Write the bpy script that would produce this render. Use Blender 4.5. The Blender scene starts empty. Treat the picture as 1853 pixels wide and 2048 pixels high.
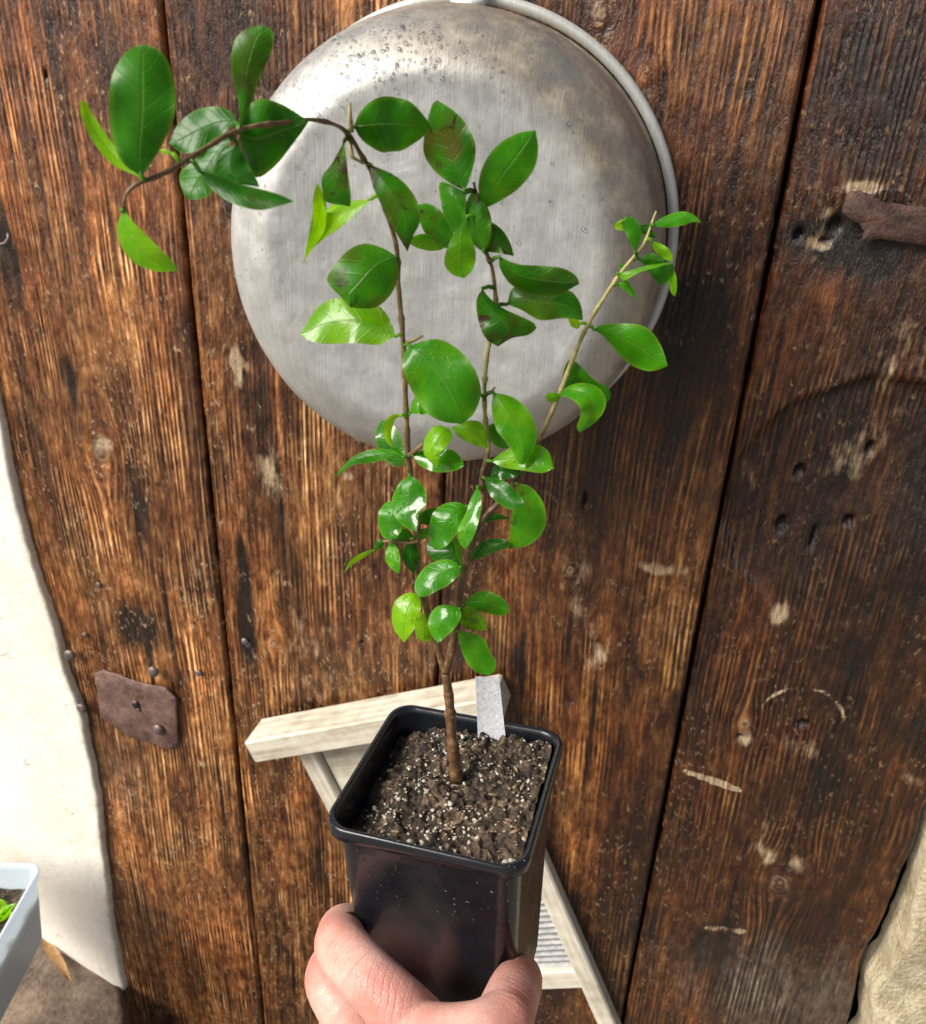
import bpy, math, random
import numpy as np
from mathutils import Vector
random.seed(7); rng=np.random.RandomState(11)
S=bpy.context.scene; COL=S.collection
# ---------------------------------------------------------------- camera
W,H,F=1853.,2048.,1600.
def _ray(px,py): return np.array([(px-W/2)/F,-(py-H/2)/F,-1.])
_d=_ray(772,4494); _d/=np.linalg.norm(_d)
_y=H/2-F*((_d[2]-((1350-W/2)/F)*_d[0])/_d[1])
_n=_ray(1350,_y); _n/=np.linalg.norm(_n)
_Z=-_d; _Y=_n; _X=np.cross(_Y,_Z); RM=np.array([_X,_Y,_Z])
CP=np.array([0.,-0.92,1.32])
def at(px,py,yy=0.):
    v=RM@_ray(px,py); return CP+(yy-CP[1])/v[1]*v
def depth_of(P): return -(RM.T@(np.asarray(P)-CP))[2]
def atd(px,py,dep): return CP+dep*(RM@_ray(px,py))
cam=bpy.data.cameras.new('camera'); co=bpy.data.objects.new('camera',cam); COL.objects.link(co)
from mathutils import Matrix
co.matrix_world=Matrix([[*RM[0],CP[0]],[*RM[1],CP[1]],[*RM[2],CP[2]],[0,0,0,1]])
cam.sensor_fit='VERTICAL'; cam.sensor_height=24; cam.lens=F/H*24; cam.clip_start=.01; cam.clip_end=200
cam.dof.use_dof=True; cam.dof.focus_distance=.50; cam.dof.aperture_fstop=11.0
S.camera=co
# ---------------------------------------------------------------- world, sun, exposure
SUN_EL=math.radians(38); SUN_AZ=math.radians(-48)   # azimuth measured from -Y (towards the camera) to -X (left)
w=bpy.data.worlds.new("World"); S.world=w; w.use_nodes=True
nt=w.node_tree; bg=nt.nodes['Background']; sky=nt.nodes.new('ShaderNodeTexSky'); sky.sky_type='NISHITA'
sky.sun_disc=False; sky.sun_elevation=SUN_EL; sky.dust_density=4.0; sky.ozone_density=1.0
sdir=np.array([math.sin(SUN_AZ)*math.cos(SUN_EL),-math.cos(SUN_AZ)*math.cos(SUN_EL),math.sin(SUN_EL)])  # towards the sun
sky.sun_rotation=math.atan2(sdir[0],sdir[1])
nt.links.new(sky.outputs[0],bg.inputs[0]); bg.inputs[1].default_value=.065
sl=bpy.data.lights.new('sun','SUN'); sl.energy=3.5; sl.angle=math.radians(30); sl.color=(1,.95,.87)
so=bpy.data.objects.new('sun',sl); COL.objects.link(so); so.rotation_euler=Vector(-sdir).to_track_quat('-Z','Y').to_euler()
S.view_settings.view_transform='Standard'; S.view_settings.look='None'; S.view_settings.gamma=1; S.view_settings.exposure=0.52
S.view_settings.use_curve_mapping=False
S.render.engine='CYCLES'
# ---------------------------------------------------------------- helpers
def tag(o,label=None,cat=None,group=None,kind=None):
    if label:o['label']=label
    if cat:o['category']=cat
    if group:o['group']=group
    if kind:o['kind']=kind
    return o
def empty(name,loc,label,cat,group=None):
    o=bpy.data.objects.new(name,None); COL.objects.link(o); o.location=loc; o.empty_display_size=.02
    return tag(o,label,cat,group)
def mesh(name,V,Fc,mat,parent=None,smooth=True,attrs=None,uv=None):
    m=bpy.data.meshes.new(name); m.from_pydata([tuple(map(float,v)) for v in V],[],[tuple(f) for f in Fc]); m.update()
    if smooth: m.polygons.foreach_set('use_smooth',[True]*len(m.polygons))
    if attrs:
        for k,a in attrs.items():
            a=np.asarray(a,dtype=np.float32)
            if a.ndim==2: at_=m.attributes.new(k,'FLOAT_VECTOR','POINT'); at_.data.foreach_set('vector',a.ravel())
            else: at_=m.attributes.new(k,'FLOAT','POINT'); at_.data.foreach_set('value',a)
    if mat: m.materials.append(mat)
    o=bpy.data.objects.new(name,m); COL.objects.link(o)
    if parent is not None:
        o.parent=parent; p=parent; 
        loc=Vector(parent.location); q=parent.parent
        while q is not None: loc+=Vector(q.location); q=q.parent
        o.location=-loc if parent.type=='EMPTY' else (0,0,0)
    return o
class MB:
    def __init__(s): s.V=[];s.F=[]
    def add(s,V,Fc):
        b=len(s.V); s.V+= [tuple(v) for v in V]; s.F+=[tuple(i+b for i in f) for f in Fc]; return s
    def tube(s,P,R,n=10,cap=True):
        P=[np.asarray(p,float) for p in P]; R=list(R) if hasattr(R,'__len__') else [R]*len(P)
        V=[];Fc=[]; up=None
        for i,p in enumerate(P):
            t=P[min(i+1,len(P)-1)]-P[max(i-1,0)]; t/=np.linalg.norm(t)+1e-12
            if up is None:
                up=np.cross(t,[.3,.9,.1]); 
            up=up-t*(up@t); up/=np.linalg.norm(up)+1e-12; sd=np.cross(t,up)
            for k in range(n):
                a=2*math.pi*k/n; V.append(p+R[i]*(math.cos(a)*up+math.sin(a)*sd))
        for i in range(len(P)-1):
            for k in range(n): Fc.append((i*n+k,i*n+(k+1)%n,(i+1)*n+(k+1)%n,(i+1)*n+k))
        if cap: Fc.append(tuple(range(n))[::-1]); Fc.append(tuple((len(P)-1)*n+k for k in range(n)))
        return s.add(V,Fc)
    def ball(s,c,r,nu=10,nv=7,sc=(1,1,1),M=None):
        V=[];Fc=[]
        for j in range(nv+1):
            th=math.pi*j/nv
            for k in range(nu):
                a=2*math.pi*k/nu; v=np.array([math.sin(th)*math.cos(a)*sc[0],math.sin(th)*math.sin(a)*sc[1],math.cos(th)*sc[2]])*r
                if M is not None: v=M@v
                V.append(np.asarray(c)+v)
        for j in range(nv):
            for k in range(nu): Fc.append((j*nu+k,(j+1)*nu+k,(j+1)*nu+(k+1)%nu,j*nu+(k+1)%nu))
        return s.add(V,Fc)
    def box(s,c,ax,hs,bev=.002):
        # box with bevelled (chamfered) edges: c centre, ax 3 axis rows, hs half sizes
        c=np.asarray(c,float); ax=np.asarray(ax,float); V=[];Fc=[]
        b=bev; hx,hy,hz=hs
        prof=[(-hz,b),(-hz+b,0),(hz-b,0),(hz,b)]
        for z,i in prof:
            x,y=hx-i,hy-i; bb=b*.99
            for (px,py) in [(-x+bb,-y),(x-bb,-y),(x,-y+bb),(x,y-bb),(x-bb,y),(-x+bb,y),(-x,y-bb),(-x,-y+bb)]:
                V.append(c+px*ax[0]+py*ax[1]+z*ax[2])
        for j in range(3):
            for k in range(8): Fc.append((j*8+k,j*8+(k+1)%8,(j+1)*8+(k+1)%8,(j+1)*8+k))
        Fc.append(tuple(range(8))[::-1]); Fc.append(tuple(24+k for k in range(8)))
        return s.add(V,Fc)
    def build(s,name,mat,parent=None,smooth=True,attrs=None): return mesh(name,s.V,s.F,mat,parent,smooth,attrs)
def spline(P,n,closed=False):
    P=np.asarray(P,float); 
    if len(P)==2: return np.array([P[0]+(P[1]-P[0])*t for t in np.linspace(0,1,n)])
    Q=np.vstack([2*P[0]-P[1],P,2*P[-1]-P[-2]]); seg=np.linalg.norm(np.diff(P[:,:2],axis=0),axis=1); cum=np.r_[0,np.cumsum(seg)]
    out=[]
    for s in np.linspace(0,cum[-1],n):
        i=min(max(np.searchsorted(cum,s)-1,0),len(P)-2); t=(s-cum[i])/max(seg[i],1e-9)
        a,b,c,d=Q[i],Q[i+1],Q[i+2],Q[i+3]
        out.append(.5*((2*b)+(-a+c)*t+(2*a-5*b+4*c-d)*t*t+(-a+3*b-3*c+d)*t**3))
    return np.array(out)
_T=np.random.RandomState(3).rand(256,256)
def vnoise(x,y):
    x=np.asarray(x,float);y=np.asarray(y,float); xi=np.floor(x).astype(int);yi=np.floor(y).astype(int);fx=x-xi;fy=y-yi
    fx=fx*fx*(3-2*fx);fy=fy*fy*(3-2*fy); g=lambda a,b:_T[a%256,b%256]
    return (g(xi,yi)*(1-fx)+g(xi+1,yi)*fx)*(1-fy)+(g(xi,yi+1)*(1-fx)+g(xi+1,yi+1)*fx)*fy-.5
def fbm(x,y,o=4):
    r=0;a=1.
    for i in range(o): r=r+a*vnoise(x*2**i+17.3*i,y*2**i+5.1*i); a*=.5
    return r
# ---------------------------------------------------------------- node helper
class N:
    def __init__(s,name):
        s.m=bpy.data.materials.new(name); s.m.use_nodes=True; s.t=s.m.node_tree; s.b=s.t.nodes['Principled BSDF']; s.out=s.t.nodes['Material Output']
    def n(s,ty,**k):
        x=s.t.nodes.new(ty)
        for a,b in k.items(): setattr(x,a,b)
        return x
    def l(s,a,b): s.t.links.new(a,b)
    def put(s,sock,v):
        if isinstance(v,bpy.types.NodeSocket): s.l(v,sock)
        else:
            if hasattr(sock.default_value,'__len__') and len(sock.default_value)==4 and len(v)==3: v=(*v,1)
            sock.default_value=v
    def set(s,**k):
        for a,v in k.items(): s.put(s.b.inputs[a.replace('_',' ')],v)
    def math(s,op,a,b=0.,c=0.,clamp=False):
        x=s.n('ShaderNodeMath',operation=op,use_clamp=clamp); s.put(x.inputs[0],a); s.put(x.inputs[1],b); s.put(x.inputs[2],c); return x.outputs[0]
    def attr(s,name,out='Fac'): x=s.n('ShaderNodeAttribute',attribute_name=name); return x.outputs[out]
    def noise(s,vec=None,scale=5,detail=3,rough=.5,dist=0.,out=0):
        x=s.n('ShaderNodeTexNoise'); 
        if vec is not None: s.l(vec,x.inputs['Vector'])
        s.put(x.inputs['Scale'],scale); x.inputs['Detail'].default_value=detail; x.inputs['Roughness'].default_value=rough; x.inputs['Distortion'].default_value=dist
        return x.outputs[out]
    def ramp(s,fac,stops,interp='LINEAR'):
        x=s.n('ShaderNodeValToRGB'); x.color_ramp.interpolation=interp; e=x.color_ramp.elements
        while len(e)>len(stops): e.remove(e[-1])
        while len(e)<len(stops): e.new(1)
        for i,(p,c) in enumerate(stops):
            e[i].position=p; e[i].color=(*c,1) if hasattr(c,'__len__') else (c,c,c,1)
        s.put(x.inputs[0],fac); return x.outputs[0]
    def mix(s,f,a,b,mode='MIX'):
        x=s.n('ShaderNodeMix',data_type='RGBA',blend_type=mode); s.put(x.inputs[0],f); s.put(x.inputs[6],a); s.put(x.inputs[7],b); return x.outputs[2]
    def xyz(s,a,b,c): x=s.n('ShaderNodeCombineXYZ'); s.put(x.inputs[0],a);s.put(x.inputs[1],b);s.put(x.inputs[2],c); return x.outputs[0]
    def coord(s): return s.n('ShaderNodeTexCoord').outputs['Object']
    def bump(s,h,dist=.001,strength=1.,nrm=None):
        x=s.n('ShaderNodeBump'); s.put(x.inputs['Height'],h); x.inputs['Distance'].default_value=dist; x.inputs['Strength'].default_value=strength
        if nrm is not None: s.l(nrm,x.inputs['Normal'])
        return x.outputs[0]
    def vor(s,vec=None,scale=5,feat='F1',out='Distance',rand=1.):
        x=s.n('ShaderNodeTexVoronoi',feature=feat)
        if vec is not None: s.l(vec,x.inputs['Vector'])
        x.inputs['Scale'].default_value=scale; x.inputs['Randomness'].default_value=rand; return x.outputs[out]
# ---------------------------------------------------------------- materials
def wood_mat():
    k=N('weathered_stained_wood')
    u=k.attr('gu'); z=k.attr('gz'); pid=k.attr('pid')
    V=lambda fu,fz_,sd=0.:k.xyz(k.math('MULTIPLY',u,fu),k.math('MULTIPLY_ADD',pid,7.3,sd),k.math('MULTIPLY',z,fz_))
    g1=k.ramp(k.noise(V(170,2.6),1,4,.62),[(.30,0.),(.70,1.)])          # early / late wood
    g2=k.noise(V(520,14,3.),1,3,.6)                                      # fibres
    g3=k.noise(V(20,3.2,5.),1,5,.62)                                     # broad bands
    g4=k.noise(V(75,34,9.),1,6,.68)                                      # blotches
    g5=k.noise(V(9,7,2.),1,4,.6)                                         # worn regions
    g6=k.noise(V(240,28,1.),1,5,.7)                                      # short broken fibres
    ph=k.math('MULTIPLY_ADD',u,2*math.pi*140,k.math('MULTIPLY',k.noise(V(34,1.2),1,3,.5),19))
    sn=k.math('MULTIPLY',k.math('SINE',ph),.5)
    am=k.ramp(g5,[(.44,.0),(.60,1.)])
    rl=k.math('MULTIPLY_ADD',k.math('MULTIPLY',sn,am),.42,.22)           # reeded relief only in places
    lines=k.math('ADD',k.math('MULTIPLY',k.math('SUBTRACT',g1,.5),k.ramp(g5,[(.38,.16),(.6,.46)])),k.math('ADD',rl,.22))
    lines=k.math('ADD',lines,k.math('MULTIPLY',k.math('SUBTRACT',g6,.5),.75))
    lines=k.math('ADD',lines,k.math('MULTIPLY',k.math('SUBTRACT',g4,.5),.95))
    lines=k.math('MULTIPLY_ADD',k.math('SUBTRACT',g2,.5),.30,lines)
    cl=k.ramp(lines,[(.08,(.007,.0025,.001)),(.27,(.036,.0125,.0035)),(.45,(.105,.044,.013)),(.62,(.215,.110,.042)),(.80,(.40,.25,.12)),(1.,(.62,.46,.27))])
    band=k.ramp(g3,[(.30,(.22,.15,.10)),(.46,(.72,.62,.52)),(.58,(1.15,1.08,1.)),(.74,(2.1,2.1,2.05))])
    c=k.mix(1.,cl,band,'MULTIPLY')
    red=k.ramp(k.noise(V(14,5,17.),1,3,.6),[(.4,(1,1,1)),(.62,(1.12,.78,.55))]); c=k.mix(.6,c,red,'MULTIPLY')
    bl=k.ramp(k.noise(V(8,3.4,23.),1,5,.65),[(.34,(.30,.25,.20)),(.50,(.95,.93,.90)),(.66,(1.35,1.36,1.36))]); c=k.mix(1.,c,bl,'MULTIPLY')
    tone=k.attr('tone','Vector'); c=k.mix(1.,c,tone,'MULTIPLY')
    # knots
    kn=k.attr('knot'); kr=k.attr('kr'); rings=k.math('MULTIPLY_ADD',k.math('SINE',k.math('MULTIPLY_ADD',kr,3.2,k.math('MULTIPLY',g4,26))),.5,.5)
    kc=k.ramp(k.math('MULTIPLY_ADD',g6,.8,k.math('MULTIPLY',rings,.4)),[(.3,(.02,.009,.004)),(.55,(.11,.055,.025)),(.9,(.40,.28,.17))]); c=k.mix(k.math('MULTIPLY',kn,.75),c,kc)
    # iron stain, rot and the basin's painted shadow follow the fibres
    st=k.attr('stain'); stn=k.math('MULTIPLY',k.math('SUBTRACT',k.math('MULTIPLY_ADD',g1,-.55,k.math('MULTIPLY_ADD',st,1.55,k.math('MULTIPLY',g6,-.5))),-.05),k.math('MULTIPLY',st,3.,clamp=True),clamp=True)
    c=k.mix(k.math('MULTIPLY',stn,.95),c,(.006,.0032,.0018))
    # pale worn wood
    wr=k.attr('worn'); wrn=k.math('MULTIPLY',k.math('SUBTRACT',k.math('MULTIPLY_ADD',k.math('MULTIPLY_ADD',g4,1.7,k.math('MULTIPLY',g6,.9)),.9,wr),1.55),k.math('MULTIPLY',wr,2.6),clamp=True)
    c=k.mix(wrn,c,k.ramp(g6,[(.35,(.22,.14,.075)),(.65,(.55,.43,.28))]))
    # flecks: chipped varnish, several sizes, clustered
    def fleck(fu,fz_,sd,r0,lo,hi):
        vo=k.vor(k.xyz(k.math('MULTIPLY_ADD',g4,4.5,k.math('MULTIPLY',u,fu)),k.math('MULTIPLY_ADD',pid,3.1,sd),k.math('MULTIPLY_ADD',g6,1.6,k.math('MULTIPLY',z,fz_))),1.)
        return k.math('MULTIPLY',k.ramp(vo,[(.0,1.),(r0*.5,1.),(r0,0.)]),k.ramp(k.noise(V(11,7,sd*3),1,3,.6),[(lo,0.),(hi,1.)]))
    f1=fleck(80,38,0.,.20,.50,.60); f2=fleck(200,70,4.,.28,.46,.58); fl=k.math('MAXIMUM',f1,k.math('MULTIPLY',f2,.75))
    c=k.mix(k.math('MULTIPLY',fl,.75),c,k.mix(1.,(.50,.34,.19,1),k.mix(.5,(1,1,1,1),tone),'MULTIPLY'))
    gr=k.attr('grey'); c=k.mix(k.math('MULTIPLY',gr,k.math('MULTIPLY_ADD',lines,.8,.35),clamp=True),c,k.ramp(lines,[(.25,(.030,.022,.016)),(.6,(.17,.14,.11)),(.9,(.42,.37,.31))]))
    hole=k.attr('hole'); c=k.mix(hole,c,(.002,.001,.0008))
    h=k.math('MULTIPLY_ADD',g4,.5,k.math('MULTIPLY',lines,.8)); h=k.math('MULTIPLY_ADD',fl,.35,h); h=k.math('MULTIPLY_ADD',wrn,-.25,h)
    rg=k.ramp(g4,[(.35,.24),(.65,.55)])
    k.set(Base_Color=c,Roughness=rg,Normal=k.bump(h,.0042,1.)); k.b.inputs['Specular IOR Level'].default_value=.6
    return k.m
def alu_mat(name='worn_aluminium',stain=True):
    k=N(name); co=k.coord(); n1=k.noise(co,9,5,.6); n2=k.noise(co,45,5,.7); n3=k.noise(co,260,3,.6)
    base=k.ramp(n1,[(.3,(.50,.52,.52)),(.55,(.60,.62,.62)),(.75,(.70,.72,.72))])
    base=k.mix(.35,base,k.ramp(n2,[(.3,(.40,.39,.36)),(.7,(.9,.9,.9))]),'MULTIPLY')
    if stain:
        st=k.attr('stain'); mk=k.math('MULTIPLY',st,k.ramp(k.math('MULTIPLY_ADD',n2,.5,k.math('MULTIPLY',n1,.5)),[(.36,.55),(.60,1.)]),clamp=True)
        base=k.mix(mk,base,k.ramp(n2,[(.36,(.15,.11,.065)),(.50,(.27,.21,.135)),(.66,(.46,.39,.29))]))
        k.set(Metallic=k.math('SUBTRACT',.60,k.math('MULTIPLY',mk,.30)))
    else: k.set(Metallic=.35); base=k.mix(.75,base,(.66,.66,.62))
    sc=k.noise(k.xyz(0,0,0) if False else co,18,2,.5,2.5)
    br=k.n('ShaderNodeMapping'); k.l(co,br.inputs[0]); br.inputs['Rotation'].default_value=(0,.7,0); br.inputs['Scale'].default_value=(900,60,24); bn=k.noise(br.outputs[0],1,4,.7); base=k.mix(.35,base,k.ramp(bn,[(.35,.62),(.65,1.15)]),'MULTIPLY')
    h=k.math('MULTIPLY_ADD',bn,.35,k.math('MULTIPLY_ADD',n3,.12,k.math('MULTIPLY_ADD',n2,.4,k.math('MULTIPLY',sc,.8))))
    k.set(Base_Color=base,Roughness=k.ramp(n2,[(.3,.36),(.7,.55)]),Normal=k.bump(h,.0012,.6)); return k.m
def leaf_mat():
    k=N('glossy_leaf'); uvx=k.n('ShaderNodeSeparateXYZ'); k.l(k.attr('st','Vector'),uvx.inputs[0]); s,t=uvx.outputs[0],uvx.outputs[1]
    lp=k.n('ShaderNodeSeparateXYZ'); k.l(k.attr('lp','Vector'),lp.inputs[0]); yel,brn,wet=lp.outputs
    co=k.coord(); n1=k.noise(co,70,3,.5); n2=k.noise(co,300,3,.6)
    ta=k.math('ABSOLUTE',t)
    dark=(.013,.115,.001); mid=(.050,.28,.001); lite=(.28,.56,.003)
    f=k.math('ADD',k.math('MULTIPLY',yel,.85),k.math('MULTIPLY_ADD',n1,.8,-.36),clamp=True)
    c=k.ramp(f,[(0,dark),(.4,mid),(1,lite)])
    # paler margin
    ed=k.math('MULTIPLY',k.ramp(ta,[(.80,0.),(1.,1.)]),k.math('MULTIPLY_ADD',yel,.6,.3)); c=k.mix(ed,c,(.20,.36,.03))
    # midrib and side veins
    mr=k.math('MULTIPLY',k.ramp(ta,[(.0,1.),(.02,.8),(.05,0.)]),.35); c=k.mix(mr,c,(.17,.34,.05))
    vv=k.math('SINE',k.math('MULTIPLY_ADD',k.math('SUBTRACT',s,k.math('MULTIPLY',ta,.16)),52,k.math('MULTIPLY',n1,3)))
    vn=k.ramp(vv,[(.75,0.),(1.,1.)]); c=k.mix(k.math('MULTIPLY',vn,.05),c,(.10,.28,.03))
    # bronzed / brown blotches
    bz=k.math('MULTIPLY',k.ramp(k.noise(co,55,3,.55,1.),[(.44,0.),(.60,1.)]),brn,clamp=True); c=k.mix(k.math('MULTIPLY',bz,.75),c,(.090,.060,.007))
    bs=k.math('MULTIPLY',k.ramp(k.noise(co,90,3,.6,.8),[(.57,0.),(.62,1.)]),k.math('SUBTRACT',k.math('MULTIPLY',brn,1.6),.35),clamp=True); c=k.mix(bs,c,(.045,.022,.010))
    h=k.math('MULTIPLY_ADD',mr,-1.2,k.math('MULTIPLY',vn,-.12)); h=k.math('MULTIPLY_ADD',n1,.8,h)
    dr=k.ramp(k.vor(co,420,),[(.0,1.),(.25,.5),(.34,0.)]); dm=k.math('MULTIPLY',dr,k.math('MULTIPLY',k.ramp(n1,[(.48,0.),(.56,1.)]),wet)); h=k.math('MULTIPLY_ADD',dm,.9,h)
    bp=k.bump(h,.0007,.8)
    k.set(Base_Color=c,Normal=bp,Roughness=k.math('SUBTRACT',k.math('MULTIPLY_ADD',n2,.12,.29),k.math('MULTIPLY',wet,k.ramp(n1,[(.42,.22),(.62,.02)]))))
    k.b.inputs['Specular IOR Level'].default_value=.36
    k.put(k.b.inputs['Coat Weight'],k.math('MULTIPLY',wet,k.ramp(n1,[(.44,.7),(.56,.0)]))); k.b.inputs['Coat Roughness'].default_value=.05
    tr=k.n('ShaderNodeBsdfTranslucent'); k.put(tr.inputs[0],k.mix(1.,c,(1.8,1.7,.6),'MULTIPLY')); k.l(bp,tr.inputs['Normal'])
    mx=k.n('ShaderNodeMixShader'); mx.inputs[0].default_value=.38; k.l(k.b.outputs[0],mx.inputs[1]); k.l(tr.outputs[0],mx.inputs[2]); k.l(mx.outputs[0],k.out.inputs[0]); return k.m
def simple(name,c1,c2,scale,rough=.6,bump=.0006,metal=0.,detail=4,bs=None,spec=.5):
    k=N(name); co=k.coord(); n=k.noise(co,scale,detail,.6); n2=k.noise(co,(bs or scale*5),4,.65)
    c=k.ramp(k.math('MULTIPLY_ADD',n2,.35,k.math('MULTIPLY',n,.65)),[(.35,c1),(.65,c2)])
    k.set(Base_Color=c,Roughness=rough,Metallic=metal,Normal=k.bump(k.math('MULTIPLY_ADD',n,.5,n2),bump,1.)); k.b.inputs['Specular IOR Level'].default_value=spec; return k.m
def bark_mat():
    k=N('young_bark'); co=k.coord(); gr=k.attr('green'); n=k.noise(co,230,4,.65); n2=k.noise(co,900,3,.6)
    c=k.ramp(n,[(.3,(.055,.024,.010)),(.55,(.15,.080,.035)),(.75,(.34,.22,.12))]); g=k.ramp(n,[(.3,(.26,.22,.06)),(.7,(.52,.47,.18))])
    k.set(Base_Color=k.mix(gr,c,g),Roughness=.45,Normal=k.bump(k.math('MULTIPLY_ADD',n2,.4,n),.0008,.8)); return k.m
def skin_mat():
    k=N('skin'); co=k.coord(); n=k.noise(co,24,4,.6); n1=k.noise(co,90,4,.65); n2=k.noise(co,520,3,.6); red=k.attr('red'); wk=k.attr('wrk'); wp=k.attr('wph')
    c=k.ramp(n,[(.3,(.58,.26,.21)),(.5,(.69,.37,.305)),(.7,(.77,.48,.41))]); c=k.mix(k.math('MULTIPLY',k.ramp(n1,[(.45,0.),(.65,1.)]),.32),c,(.58,.19,.13))
    c=k.mix(k.math('MULTIPLY',red,.8),c,(.60,.15,.115))
    cr=k.vor(k.coord(),640,'DISTANCE_TO_EDGE'); h=k.math('MULTIPLY_ADD',k.ramp(cr,[(0,0.),(.10,1.)]),.45,k.math('MULTIPLY',n2,.5))
    fold=k.ramp(k.math('MULTIPLY_ADD',k.math('SINE',k.math('MULTIPLY_ADD',n1,9.,wp)),.5,.5),[(.0,0.),(.35,1.)])
    fm=k.math('MULTIPLY',wk,k.math('SUBTRACT',1.,fold)); c=k.mix(k.math('MULTIPLY',fm,.28),c,(.45,.14,.10))
    h=k.math('MULTIPLY_ADD',fm,-2.3,h); h=k.math('MULTIPLY_ADD',n1,1.2,h)
    k.set(Base_Color=c,Roughness=k.ramp(n1,[(.35,.30),(.65,.52)]),Normal=k.bump(h,.00030,.9)); k.b.inputs['Subsurface Weight'].default_value=.2; k.b.inputs['Subsurface Radius'].default_value=(.006,.002,.001); k.b.inputs['Subsurface Scale'].default_value=1.; k.b.inputs['Specular IOR Level'].default_value=.5
    return k.m
def pot_mat():
    k=N('black_plastic'); co=k.coord(); n=k.noise(co,60,3,.5); d=k.vor(co,150); dm=k.ramp(d,[(0,1.),(.05,1.),(.08,0.)])
    dm=k.math('MULTIPLY',dm,k.ramp(k.noise(co,31,2,.5),[(.55,0.),(.6,1.)]))
    c=k.mix(dm,k.ramp(n,[(.3,(.006,.007,.010)),(.7,(.011,.013,.018))]),(.25,.24,.22))
    k.set(Base_Color=c,Roughness=k.ramp(n,[(.3,.17),(.7,.30)]),Normal=k.bump(k.math('MULTIPLY_ADD',dm,.5,n),.0005,.6)); return k.m
def soil_mat():
    k=N('potting_soil'); co=k.coord(); n=k.noise(co,170,6,.75); v=k.vor(co,330,out='Color'); vd=k.vor(co,330)
    c=k.ramp(n,[(.30,(.006,.004,.003)),(.45,(.028,.018,.012)),(.58,(.11,.080,.052)),(.72,(.30,.235,.155))])
    sp=k.n('ShaderNodeSeparateColor'); k.l(v,sp.inputs[0]); nz=k.noise(co,38,4,.65); c=k.mix(1.,c,k.ramp(nz,[(.38,(.35,.30,.26)),(.52,(1,.95,.9)),(.66,(1.7,1.55,1.35))]),'MULTIPLY'); gm=k.math('MULTIPLY',k.ramp(sp.outputs[0],[(.78,0.),(.84,1.)]),k.ramp(vd,[(.28,1.),(.4,0.)]))
    c=k.mix(k.math('MULTIPLY',gm,.75),c,(.42,.34,.22))
    k.set(Base_Color=c,Roughness=.8,Normal=k.bump(k.math('MULTIPLY_ADD',gm,.5,n),.002,1.)); return k.m
WOOD=wood_mat(); ALU=alu_mat(); RIMM=alu_mat('rolled_aluminium_edge',False); LEAF=leaf_mat(); BARK=bark_mat(); SKIN=skin_mat(); POT=pot_mat(); SOIL=soil_mat()
PERL=simple('perlite',(.36,.31,.22),(.74,.70,.60),420,.7,.0006)
IRON=simple('rusty_iron',(.028,.015,.012),(.125,.062,.046),60,.6,.0016,.15,6,300)
NAIL=simple('dull_nail_head',(.10,.075,.07),(.26,.21,.20),200,.4,.0005,.6)
PLAST=simple('cream_lime_plaster',(.80,.75,.64),(.90,.87,.80),6,.85,.0015,0,5,60)
def plaster():
    k=N('cream_lime_plaster'); co=k.coord(); n=k.noise(co,5,5,.6); n2=k.noise(co,70,5,.7); n3=k.noise(co,14,4,.65)
    c=k.ramp(k.math('MULTIPLY_ADD',n2,.3,k.math('MULTIPLY',n,.7)),[(.35,(.80,.74,.62)),(.5,(.88,.85,.77)),(.65,(.92,.90,.86))])
    e=k.attr('edge'); c=k.mix(k.math('MULTIPLY',k.ramp(k.math('MULTIPLY_ADD',e,.5,k.math('MULTIPLY',n3,.6)),[(.58,0.),(.85,1.)]),.7),c,k.ramp(n2,[(.35,(.38,.29,.15)),(.6,(.72,.62,.40))]))
    ck=k.math('MULTIPLY',k.ramp(k.noise(co,38,3,.6,1.),[(.60,0.),(.66,1.)]),k.ramp(n3,[(.5,0.),(.62,.7)]))
    c=k.mix(k.math('MULTIPLY',ck,.5),c,(.45,.38,.27))
    k.set(Base_Color=c,Roughness=.85,Normal=k.bump(k.math('MULTIPLY_ADD',ck,-.6,k.math('MULTIPLY_ADD',n3,.8,k.math('MULTIPLY',n2,.5))),.004,.8)); return k.m
PLAST=plaster()
STONE=simple('pale_rubble_stone',(.42,.34,.19),(.86,.76,.54),30,.85,.008,0,6,160)
FLOOR=simple('worn_brown_stone_floor',(.05,.032,.022),(.30,.22,.16),13,.7,.004,0,6,90)
GROUND=simple('courtyard_paving',(.16,.14,.12),(.30,.27,.23),5,.8,.003)
def pale_wood():
    k=N('bare_limewashed_wood'); co=k.coord(); st=k.attr('lc','Vector'); n=k.noise(st,1,4,.6); n2=k.noise(co,40,4,.6)
    c=k.ramp(k.math('MULTIPLY_ADD',n2,.4,k.math('MULTIPLY',n,.6)),[(.32,(.34,.30,.22)),(.5,(.58,.54,.44)),(.68,(.76,.73,.64))])
    k.set(Base_Color=c,Roughness=.6,Normal=k.bump(k.math('MULTIPLY_ADD',n2,.4,n),.0008,.8)); return k.m
PALE=pale_wood()
ZINC=simple('grey_corrugated_zinc',(.13,.135,.14),(.30,.30,.30),60,.5,.0004,.25)
TAG=simple('white_plastic_tag',(.52,.54,.60),(.80,.81,.85),420,.3,.0008,0,2,1500)
def frosted():
    k=N('frosted_blue_plastic'); k.set(Base_Color=(.80,.87,.93),Roughness=.32); tr=k.n('ShaderNodeBsdfTranslucent'); tr.inputs[0].default_value=(.82,.90,.97,1); mx=k.n('ShaderNodeMixShader'); mx.inputs[0].default_value=.5
    k.l(k.b.outputs[0],mx.inputs[1]); k.l(tr.outputs[0],mx.inputs[2]); k.l(mx.outputs[0],k.out.inputs[0]); return k.m
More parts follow.
